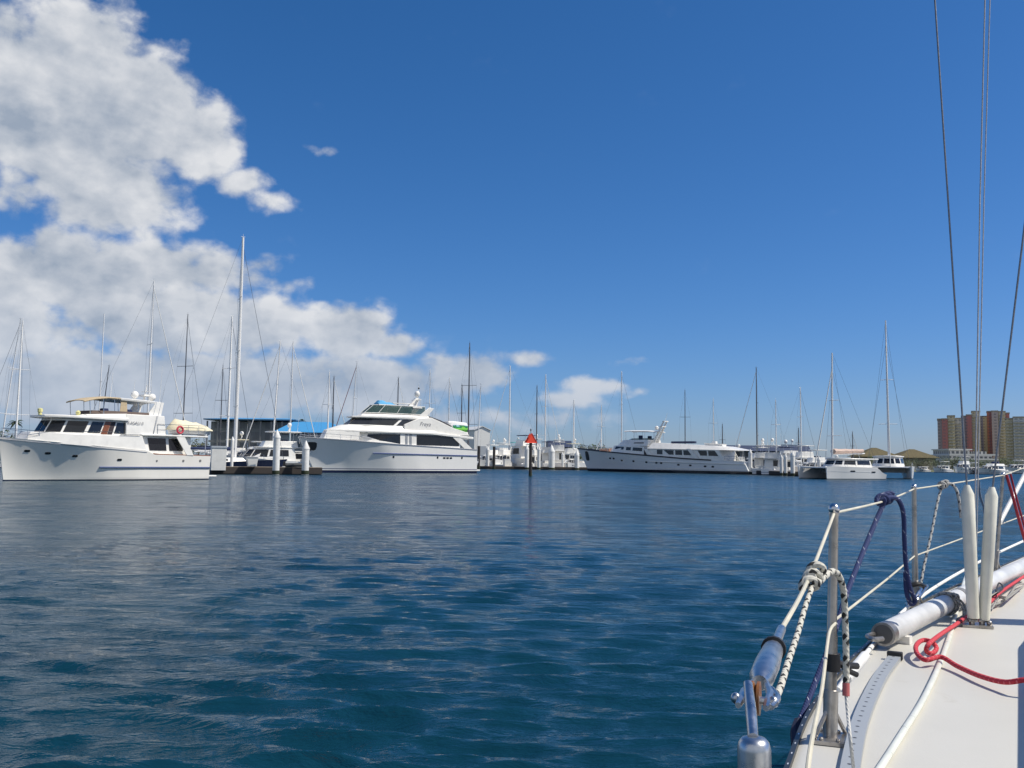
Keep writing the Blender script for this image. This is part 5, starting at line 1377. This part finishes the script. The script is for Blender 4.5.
# ------------------------------------------------------------------ the sailing boat the picture is taken from
ZD = 1.40
RAIL = [(-.02, -1.6), (-.02, -.6), (.08, .3), (.26, 1.1), (.47, 1.72), (.65, 2.15), (.88, 2.67), (1.19, 3.24), (1.37, 3.54), (1.90, 4.41), (2.55, 5.28), (3.48, 6.46), (4.08, 7.21), (4.66, 7.92)]
HV = Vector((.342, .940, 0)); NV = Vector((.940, -.342, 0)); C0 = Vector((1.99, .59, 0))
def mir(p):
    v = Vector((p[0], p[1], 0)) - C0; w = v.dot(NV)
    q = Vector((p[0], p[1], 0)) - NV * (2 * w); return (q.x, q.y)
def Gv(px, py, z=ZD): return Vector(G(px, py, z))
def Dv(px, py, Y): return Vector(D(px, py, Y))
OWN = (2.2, 3.2, 0.0)
def own():
    root = empty('sailing_yacht', OWN, 0, 'white deck and rail of the sailing yacht in the foreground with stanchions and shrouds', 'sailing yacht')
    def B(q, name, m_, par=None, **kw):
        o = q.build(name, m_, par or root, off=OWN, **kw)
        return o
    P = smooth_path([(x, y, 0) for x, y in RAIL], 5)
    S = [Vector(mir(p) + (0,)) for p in P]
    gel, t, b_ = newmat('deck_gelcoat'); tcn = t.new('ShaderNodeTexCoord')
    n1 = t.noise(tcn.outputs['Object'], 1.6, 6, .6); n2 = t.noise(tcn.outputs['Object'], 5.5, 8, .68, .8)
    mp_ = t.new('ShaderNodeMapping'); mp_.inputs['Rotation'].default_value = (0, 0, R(35)); mp_.inputs['Scale'].default_value = (60, 4, 10); t.l.new(tcn.outputs['Object'], mp_.inputs[0])
    n3 = t.noise(mp_.outputs[0], 1.0, 4, .6); n4 = t.noise(tcn.outputs['Object'], 170, 3, .6)
    base = t.mix(t.ss(n1, .3, .7), (.61, .595, .545, 1), (.65, .635, .585, 1))
    base = t.mix(t.m('MULTIPLY', t.ss(n2, .60, .74), .30), base, (.42, .37, .28, 1))          # salt and rust blotches
    base = t.mix(t.m('MULTIPLY', t.ss(n3, .66, .76), .22), base, (.40, .39, .36, 1))          # scuffs
    t.l.new(t.mix(t.m('MULTIPLY', n4, .10), base, (.4, .39, .36, 1)), b_.inputs['Base Color']); b_.inputs['Roughness'].default_value = .48
    bp = t.new('ShaderNodeBump'); bp.inputs['Strength'].default_value = .12; bp.inputs['Distance'].default_value = .004; t.l.new(n4, bp.inputs['Height']); t.l.new(bp.outputs[0], b_.inputs['Normal'])
    # hull shell
    q = MB(); n = len(P); rings = []
    for i in range(n):
        a, b = P[i], S[i]; c = (a + b) / 2
        f = [(1.0, ZD - .012), (1.0, ZD - .05), (.985, 1.0), (.95, .5), (.86, 0), (.5, -.45)]
        rings.append([tuple(c + (a - c) * k + Vector((0, 0, z))) for k, z in f] + [tuple(c + (b - c) * k + Vector((0, 0, z))) for k, z in reversed(f)])
    q.loft(rings); B(q, 'hull', hull_mat('own_hull', (.78, .78, .76), (.02, .03, .08), .06))
    # deck plating
    q = MB(); rings = []
    for i in range(n):
        a, b = P[i], S[i]; c = (a + b) / 2
        rings.append([tuple(c + (a - c) * k + Vector((0, 0, ZD + z))) for k, z in ((1.0, -.011), (.985, 0), (.5, .0), (0, .0), (-.5, .0), (-.985, 0), (-1, -.011))])
    q.loft(rings, cap=False, closed=False); B(q, 'deck', gel, smooth=50)
    # aluminium toe rail with rivets
    mt, t, b_ = newmat('toe_rail_metal'); uv = t.new('ShaderNodeUVMap'); s_ = t.new('ShaderNodeSeparateXYZ'); t.l.new(uv.outputs[0], s_.inputs[0])
    du = t.m('MULTIPLY', t.m('SUBTRACT', t.m('FRACT', t.m('DIVIDE', s_.outputs[0], .085)), .5), .085); dv = t.m('MULTIPLY', t.m('SUBTRACT', s_.outputs[1], .5), .05)
    dd = t.m('SQRT', t.m('ADD', t.m('MULTIPLY', du, du), t.m('MULTIPLY', dv, dv)))
    t.l.new(t.mix(t.m('LESS_THAN', dd, .007), (.05, .055, .06, 1), (.8, .8, .8, 1)), b_.inputs['Base Color']); b_.inputs['Roughness'].default_value = .4; b_.inputs['Metallic'].default_value = .5
    def strip(q, pts, w, h, uvs=True):
        Ls = 0
        for i in range(len(pts) - 1):
            a, c = Vector(pts[i]), Vector(pts[i + 1])
            d0 = (Vector(pts[min(i + 1, len(pts) - 1)]) - Vector(pts[max(i - 1, 0)])).normalized(); d1 = (Vector(pts[min(i + 2, len(pts) - 1)]) - a).normalized()
            s0, s1 = Vector((-d0.y, d0.x, 0)) * w / 2, Vector((-d1.y, d1.x, 0)) * w / 2; up = Vector((0, 0, h)); l = (c - a).length
            q.add([a - s0, a + s0, c + s1, c - s1, a - s0 + up, a + s0 + up, c + s1 + up, c - s1 + up],
                  [(4, 7, 6, 5), (0, 1, 2, 3), (0, 3, 7, 4), (1, 5, 6, 2)] + ([(0, 4, 5, 1)] if i == 0 else []) + ([(3, 2, 6, 7)] if i == len(pts) - 2 else []),
                  [((Ls, 0), (Ls + l, 0), (Ls + l, 1), (Ls, 1)), None, None, None] + ([None] if i == 0 else []) + ([None] if i == len(pts) - 2 else []))
            Ls += l
    q = MB(); strip(q, [(p.x - .002, p.y + .002, ZD - .03) for p in P], .012, .034); B(q, 'toe_rail', mt, smooth=0)
    q = MB(); strip(q, [(p.x, p.y, ZD - .035) for p in S], .028, .05); B(q, 'toe_rail', mt, smooth=0)
    # perforated genoa track
    mt, t, b_ = newmat('track_metal'); uv = t.new('ShaderNodeUVMap'); s_ = t.new('ShaderNodeSeparateXYZ'); t.l.new(uv.outputs[0], s_.inputs[0])
    du = t.m('MULTIPLY', t.m('SUBTRACT', t.m('FRACT', t.m('DIVIDE', s_.outputs[0], .055)), .5), .055); dv = t.m('MULTIPLY', t.m('SUBTRACT', s_.outputs[1], .55), .042)
    dd = t.m('SQRT', t.m('ADD', t.m('MULTIPLY', du, du), t.m('MULTIPLY', dv, dv)))
    t.l.new(t.mix(t.m('LESS_THAN', dd, .0052), (.40, .43, .46, 1), (.06, .06, .07, 1)), b_.inputs['Base Color']); b_.inputs['Roughness'].default_value = .5; b_.inputs['Metallic'].default_value = .3
    tp = smooth_path([Gv(847, 800), Gv(850, 775), Gv(854, 752), Gv(860, 727), Gv(869, 703), Gv(881, 679), Gv(895, 660)], 5)
    q = MB(); strip(q, [(p.x, p.y, ZD + .002) for p in tp], .042, .014); tr = B(q, 'genoa_track', mt, smooth=0)
    e = tp[-1]; d = (tp[-1] - tp[-2]).normalized(); sd_ = Vector((-d.y, d.x, 0))
    q = MB(); q.hexa([tuple(e + d * a + sd_ * b + Vector((0, 0, c))) for c in (.002, .03) for a, b in ((-.012, -.026), (.012, -.026), (.012, .026), (-.012, .026))]); B(q, 'end_stop', BLACK, tr, bevel=.003)
    # cabin trunk and mast (right of the picture)
    tb = [(.62, .45), (.98, 1.35), (1.38, 2.06), (2.22, 3.55), (2.66, 4.16), (3.1, 4.5)]
    ol = tb + [mir(p) for p in reversed(tb)]
    cc = Vector((2.5, 2.2, 0))
    q = MB(); q.loft([[(x, y, ZD - .01) for x, y in ol], [(x, y, ZD + .30) for x, y in ol], [(x + (cc.x - x) * .06, y + (cc.y - y) * .04, ZD + .36) for x, y in ol], [(x + (cc.x - x) * .3, y + (cc.y - y) * .2, ZD + .42) for x, y in ol]])
    tk = B(q, 'cabin_trunk', gel, bevel=.02)
    q = MB()
    for i in (1, 2):
        a, c = Vector(tb[i] + (ZD + .15,)), Vector(tb[i + 1] + (ZD + .15,)); d = (c - a); nn = Vector((-d.y, d.x, 0)).normalized()
        p0, p1 = a + d * .2, a + d * .8; up = Vector((0, 0, .06))
        q.loft([[p0 - up - nn * .01, p1 - up - nn * .01, p1 + up - nn * .01, p0 + up - nn * .01], [p0 - up + nn * .012, p1 - up + nn * .012, p1 + up + nn * .012, p0 + up + nn * .012]])
    B(q, 'window', DKGLASS, tk)
    MB_ = Vector((3.36, 4.02, ZD + .3)); MT = Vector((3.28, 3.90, 14.5))
    q = MB(); q.tube([MB_, MB_.lerp(MT, .5), MT], [.085, .085, .06], 14); ms = B(q, 'mast', ALU)
    # stanchions
    b1 = Gv(830, 741); t1 = Vector(D(834, 509, b1.y)); b2 = Gv(915.5, 607); t2 = Vector(D(914, 487, b2.y))
    b3 = Gv(995, 571); t3 = Vector(D(1003, 474.5, b3.y)); b4 = Vector((4.32, 7.33, ZD)); t4 = Vector((4.30, 7.36, 2.14))
    def stanchion(b, t, foot=True, clamp=None):
        q = MB(); mid = b.lerp(t, .45)
        q.tube([b, mid, mid.lerp(t, .02), t], [.0145, .0145, .0125, .0115], 12); o = B(q, 'stanchion', mat('stanchion_steel', (.40, .36, .31), .28, .9, var=.35, scale=14))
        q = MB(); q.ball(tuple(t), .015, 8); q.tube([t + Vector((-.012, 0, -.012)), t + Vector((.012, 0, -.012))], .006, 6); B(q, 'cap', STEEL, o)
        if foot:
            x, y = b.x, b.y; d = HV; sd_ = NV
            q = MB()
            def cn(a, c, z): return tuple(Vector((x, y, 0)) + d * a + sd_ * c + Vector((0, 0, z)))
            q.hexa([cn(-.05, -.045, ZD + .001), cn(-.05, .045, ZD + .001), cn(.05, .045, ZD + .001), cn(.05, -.045, ZD + .001), cn(-.05, -.045, ZD + .012), cn(-.05, .045, ZD + .012), cn(.05, .045, ZD + .012), cn(.05, -.045, ZD + .012)])
            q.tube([b + Vector((0, 0, .005)), b + (t - b) * .22], .0185, 12)
            for a, c in ((-.042, -.036), (.042, .036)): q.tube([Vector(cn(a, c, ZD + .015)), b + (t - b) * .16], .006, 6)
            q.tube([Vector(cn(-.045, .04, ZD + .0095)), Vector(cn(.045, .04, ZD + .0095))], .006, 6)
            for a, c in ((-.04, -.02), (-.04, .02), (.04, -.02), (.04, .02)): q.lathe([(.006, 0), (.006, .005), (.002, .007)], cn(a, c, ZD + .012), 8)
            B(q, 'base', mat('base_steel', (.42, .40, .38), .3, .85, var=.3, scale=20), o, bevel=.001)
        if clamp:
            c = Vector(D(clamp[0], clamp[1], b.y)); q = MB()
            q.tube([c - Vector((0, 0, .022)), c + Vector((0, 0, .022))], .0195, 12)
            q.tube([c, c + Vector((.045, .015, -.014))], .010, 8); q.tube([c + Vector((.035, .012, -.010)), c + Vector((.075, .03, -.016))], .0085, 8); q.tube([c + Vector((.035, .01, -.02)), c + Vector((.07, .02, -.036))], .007, 8); q.ball(tuple(c + Vector((.036, .0, -.014))), .013, 7)
            B(q, 'clamp', BLACK, o)
        return o
    s1 = stanchion(b1, t1, True, (832.5, 662)); stanchion(b2, t2); stanchion(b3, t3); stanchion(b4, t4)
    # aft gate stanchion just under the lens
    gt = Vector(D(754, 741, .80)); gb = Vector((gt.x + .01, gt.y + .03, ZD))
    q = MB(); q.tube([gb, gt - Vector((0, 0, .006)), gt + Vector((0, 0, -.001)), gt + Vector((0, 0, .0025)), gt + Vector((0, 0, .004))], [.0142, .0142, .013, .010, .004], 20); gs = B(q, 'gate_stanchion', mat('bright_steel', (.56, .57, .58), .30, 1.0, var=.18, scale=60))
    # bail, jaws and pelican hook barrel
    e0 = Vector(D(753, 738, .80)); j = Vector(D(755.5, 698, .92)); k0 = Vector(D(760, 682, .99)); k1 = Vector(D(777, 640, 1.22))
    BR = mat('bright_steel', (.60, .62, .66), .16, 1.0)
    q = MB(); q.tube([e0, Vector(D(751, 712, .84)), Vector(D(748, 684, .89))], [.0048, .0052, .0045], 10); B(q, 'bail', BR, gs)
    q = MB(); ax = (k1 - k0).normalized(); sd_ = Vector((1, 0, 0)) - ax * ax.x; sd_.normalize()
    for sg, off in ((1, .013), (-1, .013)):
        c0_ = j + sd_ * off * sg
        q.tube([c0_ - ax * .035, c0_ - ax * .01, c0_ + ax * .02, k0 + sd_ * .006 * sg], [.003, .0045, .0045, .0035], 8)
    q.tube([j - sd_ * .018 - ax * .008, j + sd_ * .018 - ax * .008], .004, 8); q.ball(tuple(j - sd_ * .018 - ax * .008), .0055, 8); q.ball(tuple(j + sd_ * .018 - ax * .008), .0055, 8)
    q.tube(smooth_path([j + sd_ * .017 - ax * .03, j + sd_ * .021 + ax * .01, j + sd_ * .012 + ax * .045], 4), .003, 6)
    B(q, 'toggle', BR, gs)
    q = MB(); q.lathe([(.002, -.0045), (.0165, -.0045), (.0165, -.002), (.012, 0), (.0165, .002), (.0165, .0045), (.002, .0045)], (0, 0, 0), 16)
    rot = Vector((0, 0, 1)).rotation_difference(sd_).to_matrix(); q.v = [tuple(rot @ Vector(v) + j + ax * .0) for v in q.v]; B(q, 'sheave', mat('brown_sheave', (.22, .09, .03), .35), gs)
    q = MB(); q.tube([k0 - ax * .004, k0 + ax * .02, k0.lerp(k1, .35), k0.lerp(k1, .72), k0.lerp(k1, .76)], [.008, .0135, .0145, .0125, .009], 14); q.tube([k0.lerp(k1, .72), k1 + (k1 - k0) * .35], .0062, 10)
    B(q, 'turnbuckle', BR)
    q = MB(); c = k0.lerp(k1, .76); q.tube([c - ax * .004, c + ax * .004], .0155, 14); B(q, 'collar', BLACK)
    # life lines
    LL = mat('coated_wire', (.62, .58, .46), .5, var=.12, scale=10)
    q = MB(); q.tube(smooth_path([k1 + (k1 - k0) * .3, Vector(D(808, 580, 1.72)), t1 + Vector((-.004, -.01, -.012))], 6), .0037, 8)
    q.tube(smooth_path([t1 + Vector((0, .01, -.012)), t1.lerp(t2, .5) + Vector((0, 0, -.022)), t2 + Vector((0, 0, -.01))], 6), .0037, 8)
    q.tube([t2 + Vector((0, 0, -.01)), Vector(D(945, 484.5, 5.1)), t3 + Vector((0, 0, -.006)), t4], .0037, 8); B(q, 'upper_lifeline', LL)
    m1 = Vector(D(832.5, 622, b1.y)); m2 = Vector(D(914.5, 556, b2.y)); m3 = Vector(D(996, 526, b3.y)); m4 = b4.lerp(t4, .5)
    q = MB(); q.tube(smooth_path([Vector(D(806, 790, 1.22)), Vector(D(811, 745, 1.36)), Vector(D(822, 688, 1.75)), Vector(D(829, 634, 2.2)), m1 + Vector((0, -.02, 0))], 6), .0037, 8)
    q.tube([m1, m1.lerp(m2, .5) + Vector((0, 0, -.004)), m2, m3, m4], .0037, 8); B(q, 'lower_lifeline', LL)
    # shroud covers, chainplate, shrouds
    cp = Gv(977, 627); BT = mat('shroud_cover', (.72, .71, .62), .6, var=.12, scale=8)
    a1, a2 = Vector(D(973.5, 618, cp.y)), Vector(D(984, 620, cp.y)); u1, u2 = Vector(D(967, 485, 4.03)), Vector(D(992, 487, 4.03))
    q = MB(); q.tube([a1, a1.lerp(u1, .5), a1.lerp(u1, .93), u1], [.025, .0275, .0275, .011], 14); B(q, 'shroud_cover', BT)
    q = MB(); q.tube([a2, a2.lerp(u2, .5), a2.lerp(u2, .93), u2], [.023, .026, .0265, .011], 14); B(q, 'shroud_cover', BT)
    q = MB(); q.hexa([tuple(Vector((cp.x, cp.y, 0)) + HV * a + NV * b + Vector((0, 0, z))) for z in (ZD + .001, ZD + .012) for a, b in ((-.04, -.06), (-.04, .06), (.05, .06), (.05, -.06))])
    for dx in (-.022, .022):
        c = Vector((cp.x + dx, cp.y, ZD)); q.tube([c, c + Vector((0, 0, .05))], .012, 8); q.tube([c + Vector((-.02, -.01, .03)), c + Vector((.02, -.01, .03))], .007, 8)
    q.ball((cp.x + .045, cp.y - .02, ZD + .02), .012, 7); B(q, 'chainplate', mat('base_steel', (.42, .40, .38), .3, .85))
    SW = mat('shroud_wire', (.20, .21, .23), .35, .5, var=.2, scale=80)
    q = MB(); w1 = Vector(D(935, 0, 4.4)); q.tube([u1 - Vector((0, 0, .02)), u1 + (w1 - u1) * 3.9], .0044, 8); B(q, 'shroud', SW)
    q = MB(); q.tube([u2 - Vector((0, 0, .02)), u2 + (Vector(D(1024, 225, 3.98)) - u2) * 8.5], .0044, 8); B(q, 'shroud', SW)
    HL = mat('halyard_line', (.42, .43, .46), .7, var=.2, scale=60)
    p0 = Vector(D(974, 570, 5.0)); q = MB(); q.tube([p0, Vector(D(980, 200, 5.0)), Vector(D(985, 0, 5.0)), Vector(D(985, 0, 5.0)) + (Vector(D(985, 0, 5.0)) - p0) * 2.2], .0040, 8); B(q, 'halyard', HL)
    p0 = Vector(D(976, 570, 5.0)); q = MB(); q.tube([p0, Vector(D(984, 200, 5.0)), Vector(D(990, 0, 5.0)), Vector(D(990, 0, 5.0)) + (Vector(D(990, 0, 5.0)) - p0) * 2.2], .0034, 8); B(q, 'halyard', HL)
    # pulpit leg at the bow
    q = MB(); q.tube([Vector(D(990, 541, 6.3)), Vector(D(1025, 474, 6.7)), Vector(D(1045, 440, 7.0))], .016, 10); B(q, 'pulpit_leg', mat('white_tube', (.75, .75, .74), .4))
    q = MB(); q.tube([Vector(D(991, 540, 6.3)), Vector(D(993, 553, 6.3)), Vector(D(994, 570, 6.3))], [.018, .022, .03], 8); B(q, 'pulpit_foot', mat('brown_metal', (.10, .08, .07), .5, .5))
    # rope-like grab line along the toe rail
    q = MB(); q.tube(smooth_path([Gv(838, 690, ZD + .03), Gv(852, 671, ZD + .045), Vector(D(880, 637, 3.75)), Vector(D(906, 609, 4.45)), Vector(D(940, 584, 5.1)), Vector(D(985, 559, 6.1)), Vector(D(1030, 538, 7.0))], 6), .0085, 8); B(q, 'jackline', mat('white_webbing', (.74, .74, .72), .7))
    q = MB(); q.tube([Gv(846, 679, ZD + .038), Gv(865, 656, ZD + .05)], .017, 10); B(q, 'jackline_sleeve', mat('white_tube', (.75, .75, .74), .4))
own()

# ---- loose gear on and around the deck: each a thing of its own
def gear(name, label, cat, base):
    return empty(name, tuple(base), 0, label, cat)
def put(q, name, m_, root, **kw): return q.build(name, m_, root, off=tuple(root.location), **kw)
def knot(q, a, b, R_, r, turns=3, n=14):
    a, b = Vector(a), Vector(b); ax = (b - a).normalized(); u = ax.orthogonal().normalized(); v = ax.cross(u)
    pts = [a.lerp(b, i / (turns * n)) + (u * math.cos(6.283 * i / n) + v * math.sin(6.283 * i / n)) * R_ for i in range(turns * n + 1)]
    q.tube(pts, r, 8)
# pole lashed along the rail
def pole():
    a, b = Gv(884, 634, ZD + .058), Gv(1012, 571.5, ZD + .07); b = a + (b - a) * 1.25
    root = gear('spinnaker_pole', 'thick grey white pole lashed along the rail of the foreground deck', 'pole', (a.x, a.y, ZD))
    d = (b - a).normalized(); L = (b - a).length
    gm = mat('pole_paint', (.60, .61, .62), .4, var=.15, scale=5, bump=.1)
    q = MB(); q.tube([a, a + d * (L * .37)], .0425, 20); q.tube([a + d * (L * .385), b], .0425, 20); put(q, 'tube', gm, root)
    q = MB(); c = a + d * (L * .3775); q.tube([c - d * .03, c + d * .03], .0445, 20); put(q, 'joint_band', mat('dull_grey', (.2, .2, .2), .5), root)
    q = MB(); q.tube([a - d * .012, a + d * .04], [.0450, .0450], 20); sd_ = Vector((-d.y, d.x, 0))
    q.tube(smooth_path([a - d * .02 + sd_ * .03, a - d * .09 + sd_ * .035, a - d * .13 + sd_ * .0, a - d * .10 - sd_ * .025], 5), .009, 8); put(q, 'end_fitting', mat('end_steel', (.33, .32, .31), .35, .8, var=.3, scale=30), root)
    q = MB(); q.tube([a - d * .0135, a - d * .0125], .036, 18); put(q, 'hollow', mat('hollow_shade', (.10, .10, .10), .8), root)
    q = MB()
    for f in (.055, .5, .9):
        p = a + d * (L * f); q.hexa([tuple(Vector((p.x, p.y, 0)) + d * u + sd_ * v + Vector((0, 0, z))) for z in (ZD + .001, ZD + .03) for u, v in ((-.02, -.05), (.02, -.05), (.02, .05), (-.02, .05))])
    put(q, 'chock', WHITE, root)
    r2 = gear('lashing', 'grey cord wound and knotted round the pole on the foreground deck', 'cord', (a + d * L * .28).to_tuple())
    q = MB(); c = a + d * (L * .29); knot(q, c, c + d * .06, .049, .006, 4, 16); knot(q, c + Vector((.03, -.02, .04)), c + d * .02 + Vector((.045, -.03, .03)), .014, .0055, 2, 10)
    q.tube(smooth_path([c + Vector((.04, -.03, .03)), c + Vector((.06, -.05, -.01)), c + Vector((.05, -.08, -.045)), c + Vector((.10, -.06, -.055)), c + Vector((.13, -.01, -.055))], 6), .0055, 7)
    q.tube(smooth_path([c + Vector((.04, -.03, .035)), c + Vector((.075, -.02, .01)), c + Vector((.07, -.055, -.03)), c + Vector((.0, -.10, -.055))], 6), .0055, 7)
    put(q, 'cord', rope_mat('grey_cord', (.42, .41, .38), (.12, .12, .12), .03, .35), r2)
pole()
# white hose across the deck
h0 = Gv(925, 695, ZD)
r = gear('deck_hose', 'pale translucent hose lying across the foreground deck left of the red rope', 'hose', h0)
q = MB(); q.tube(smooth_path([Gv(968, 570, ZD + .05), Gv(963, 586, ZD + .03), Gv(957, 610, ZD + .0095), Gv(945, 650, ZD + .0095), Gv(926, 694, ZD + .0095), Gv(903, 732, ZD + .0095), Gv(880, 768, ZD + .0095), Gv(850, 812, ZD + .0095)], 8), .0092, 12, flat=.8)
put(q, 'hose', mat('clear_hose', (.70, .72, .66), .3, var=.08, scale=12), r)
# red rope
RED_R = rope_mat('red_rope', (.62, .035, .06), (.68, .14, .16), .022, .25)
r = gear('red_rope', 'red rope looped on the foreground deck and running to the right edge', 'rope', Gv(927, 652, ZD))
z = ZD + .012
path = [Gv(1060, 676, z + .06), Gv(1024, 680, z + .04), Gv(1004, 682, z + .02), Gv(980, 676, z + .012), Gv(957, 666, z + .01), Gv(941, 657, z + .02), Gv(926, 660, z + .015), Gv(917.5, 654, z + .02), Gv(916, 646, z + .03), Gv(922, 640.5, z + .035), Gv(931, 641.5, z + .035),
        Gv(936.5, 648, z + .02), Gv(932, 653.5, z + .01), Gv(926.5, 651, z + .02), Gv(928, 645, z + .045), Gv(935, 638.5, z + .05), Gv(944, 632, z + .03), Gv(955, 625, z + .01), Gv(966, 617, z + .005), Gv(975, 612, z + .01), Gv(988, 604, z + .02), Gv(1001, 592, z + .02), Gv(1026, 575, z + .03)]
q = MB(); q.tube(smooth_path(path, 8), .0084, 10); put(q, 'rope', RED_R, r)
# white and black flecked dock line on the gate line
WR = rope_mat('white_fleck_rope', (.68, .66, .58), (.02, .02, .02), .045, .42, 1.0)
r = gear('dock_line', 'white rope with black flecks knotted on the lifeline at the near stanchion', 'rope', Dv(814, 572, 1.8))
q = MB(); kA, kB = Dv(818, 566, 1.80), Dv(808, 588, 1.70)
knot(q, kA, kB, .0125, .0068, 3, 14)
q.tube(smooth_path([Dv(812, 576, 1.72), Dv(818, 582, 1.74), Dv(824, 577, 1.80), Dv(832, 571.5, 1.86), Dv(839, 576, 1.92), Dv(843.5, 592, 1.95), Dv(845, 620, 1.96), Dv(846, 655, 1.96), Dv(846, 689, 1.96)], 7), .0068, 10)
q.tube(smooth_path([Dv(813, 585, 1.72), Dv(806, 604, 1.62), Dv(798, 632, 1.48), Dv(788, 662, 1.30), Dv(780, 688, 1.17), Dv(772, 704, 1.09)], 7), .0046, 10)
put(q, 'rope', WR, r)
q = MB(); q.tube([Dv(846, 683, 1.96), Dv(846, 696, 1.955)], .0078, 10); put(q, 'whipping', mat('pink_whipping', (.45, .12, .12), .7), r)
q = MB(); q.tube(smooth_path([Dv(846, 694, 1.955), Dv(848, 715, 1.93), Dv(851, 745, 1.88), Gv(856, 790, ZD + .02)], 6), .0036, 7); put(q, 'tail', rope_mat('white_cord', (.70, .70, .68)), r)
# blue dock line
BR_ = rope_mat('blue_rope', (.018, .035, .14), (.40, .42, .50), .08, .05, 1.0)
r = gear('dock_line', 'dark blue rope knotted over the upper lifeline between the two near stanchions', 'rope', Dv(884, 500, 3.4))
q = MB(); knot(q, Dv(879, 500.5, 3.32), Dv(890, 497, 3.5), .016, .0095, 3, 14)
q.tube(smooth_path([Dv(884, 504, 3.38), Dv(879, 514, 3.36), Dv(868, 540, 3.28), Dv(855, 572, 3.16), Dv(845, 598, 3.06), Dv(838, 622, 2.98), Dv(828, 650, 2.9), Dv(815, 683, 2.82), Dv(804, 711, 2.74), Dv(797, 727, 2.68)], 7), .0088, 9)
q.tube(smooth_path([Dv(886, 498, 3.40), Dv(893, 497.5, 3.42), Dv(899, 501, 3.44), Dv(903.5, 514, 3.46), Dv(904.5, 540, 3.48), Dv(906, 565, 3.5), Dv(910, 588, 3.52), Dv(915, 600, 3.54), Dv(911, 604, 3.54), Dv(906.5, 592, 3.53), Dv(905.5, 572, 3.52)], 7), .0088, 9)
put(q, 'rope', BR_, r)
q = MB(); q.tube(smooth_path([Dv(799, 722, 2.70), Dv(796, 732, 2.66), Dv(797, 745, 2.60)], 4), [.016] * 9, 8); put(q, 'end_splice', mat('navy_splice', (.015, .02, .05), .8), r)
# thin grey flecked line
GR_ = rope_mat('grey_fleck_rope', (.52, .52, .50), (.05, .05, .06), .05, .4, 1.0)
r = gear('dock_line', 'thin grey flecked line hanging from the upper lifeline beyond the second stanchion', 'rope', Dv(943, 485, 5.1))
q = MB(); knot(q, Dv(940, 486, 5.02), Dv(946, 483.5, 5.12), .016, .008, 3, 12)
q.tube(smooth_path([Dv(942, 487, 5.05), Dv(938, 500, 5.0), Dv(931, 535, 4.9), Dv(924, 566, 4.8), Dv(920.5, 586, 4.74)], 6), .0075, 8)
q.tube(smooth_path([Dv(945, 484, 5.08), Dv(951, 484, 5.08), Dv(956, 489, 5.06), Dv(959, 500, 5.05), Dv(961, 518, 5.04)], 6), .0085, 8); put(q, 'rope', GR_, r)
# small shackle and whipping at the foot of the second stanchion
r = gear('snatch_block', 'small black snap shackle at the foot of the second stanchion', 'shackle', Dv(918, 587, 4.55))
q = MB(); q.tube(smooth_path([Dv(912, 585, 4.55), Dv(919, 584, 4.55), Dv(925, 587, 4.6)], 5), .012, 8); put(q, 'body', BLACK, r)
q = MB(); q.tube(smooth_path([Dv(921, 589, 4.5), Dv(917, 596, 4.45), Dv(914, 603, 4.42), Dv(918, 598, 4.42), Dv(927, 586, 4.62)], 5), .008, 8); put(q, 'shackle', STEEL, r)
# red webbing on the bow rail
r = gear('red_strap', 'red webbing strap hanging from the bow lifeline at the right edge', 'strap', Dv(1010, 474, 6.3))
q = MB(); q.tube(smooth_path([Dv(1006, 474, 6.3), Dv(1012, 494, 6.3), Dv(1019, 520, 6.3), Dv(1027, 548, 6.3)], 6), .018, 8, flat=.35); put(q, 'webbing', mat('red_webbing', (.55, .05, .06), .8), r)
q = MB(); q.tube(smooth_path([Dv(1010.5, 474, 6.36), Dv(1017, 500, 6.36), Dv(1026, 532, 6.36)], 6), .012, 8, flat=.35); put(q, 'second_fold', mat('dark_red_webbing', (.35, .03, .05), .8), r)
# blue grey strap hanging further forward
r = gear('grey_strap', 'blue grey strap hanging from the upper lifeline between the two shroud covers', 'strap', Dv(979, 480, 5.9))
q = MB(); q.tube(smooth_path([Dv(978.5, 479, 5.9), Dv(980, 495, 5.9), Dv(984, 508, 5.9), Dv(985.5, 524, 5.9)], 6), .013, 8, flat=.4); put(q, 'webbing', mat('blue_grey_webbing', (.14, .19, .26), .8), r)
# cordage and a block lying inside the rail at the right
r = gear('cord_tangle', 'tangle of thin cords lying on the foreground deck right of the shroud covers', 'cord', Gv(1002, 598, ZD))
q = MB(); rg = random.Random(4)
for k in range(4):
    pts = [Gv(988 + 9 * i + rg.uniform(-3, 3), 606 - 6 * i + rg.uniform(-5, 5) + k * 1.5, ZD + rg.uniform(.008, .05)) for i in range(5)]
    q.tube(smooth_path(pts, 6), .0042, 6)
put(q, 'cord', rope_mat('grey_cord', (.42, .41, .38)), r)
q = MB(); q.tube(smooth_path([Gv(996, 591, ZD + .08), Gv(999, 583, ZD + .09), Gv(1003, 588, ZD + .08), Gv(996, 594, ZD + .06), Gv(990, 598, ZD + .02)], 6), .004, 6); put(q, 'dark_cord', mat('dark_cord', (.03, .03, .035), .8), r)
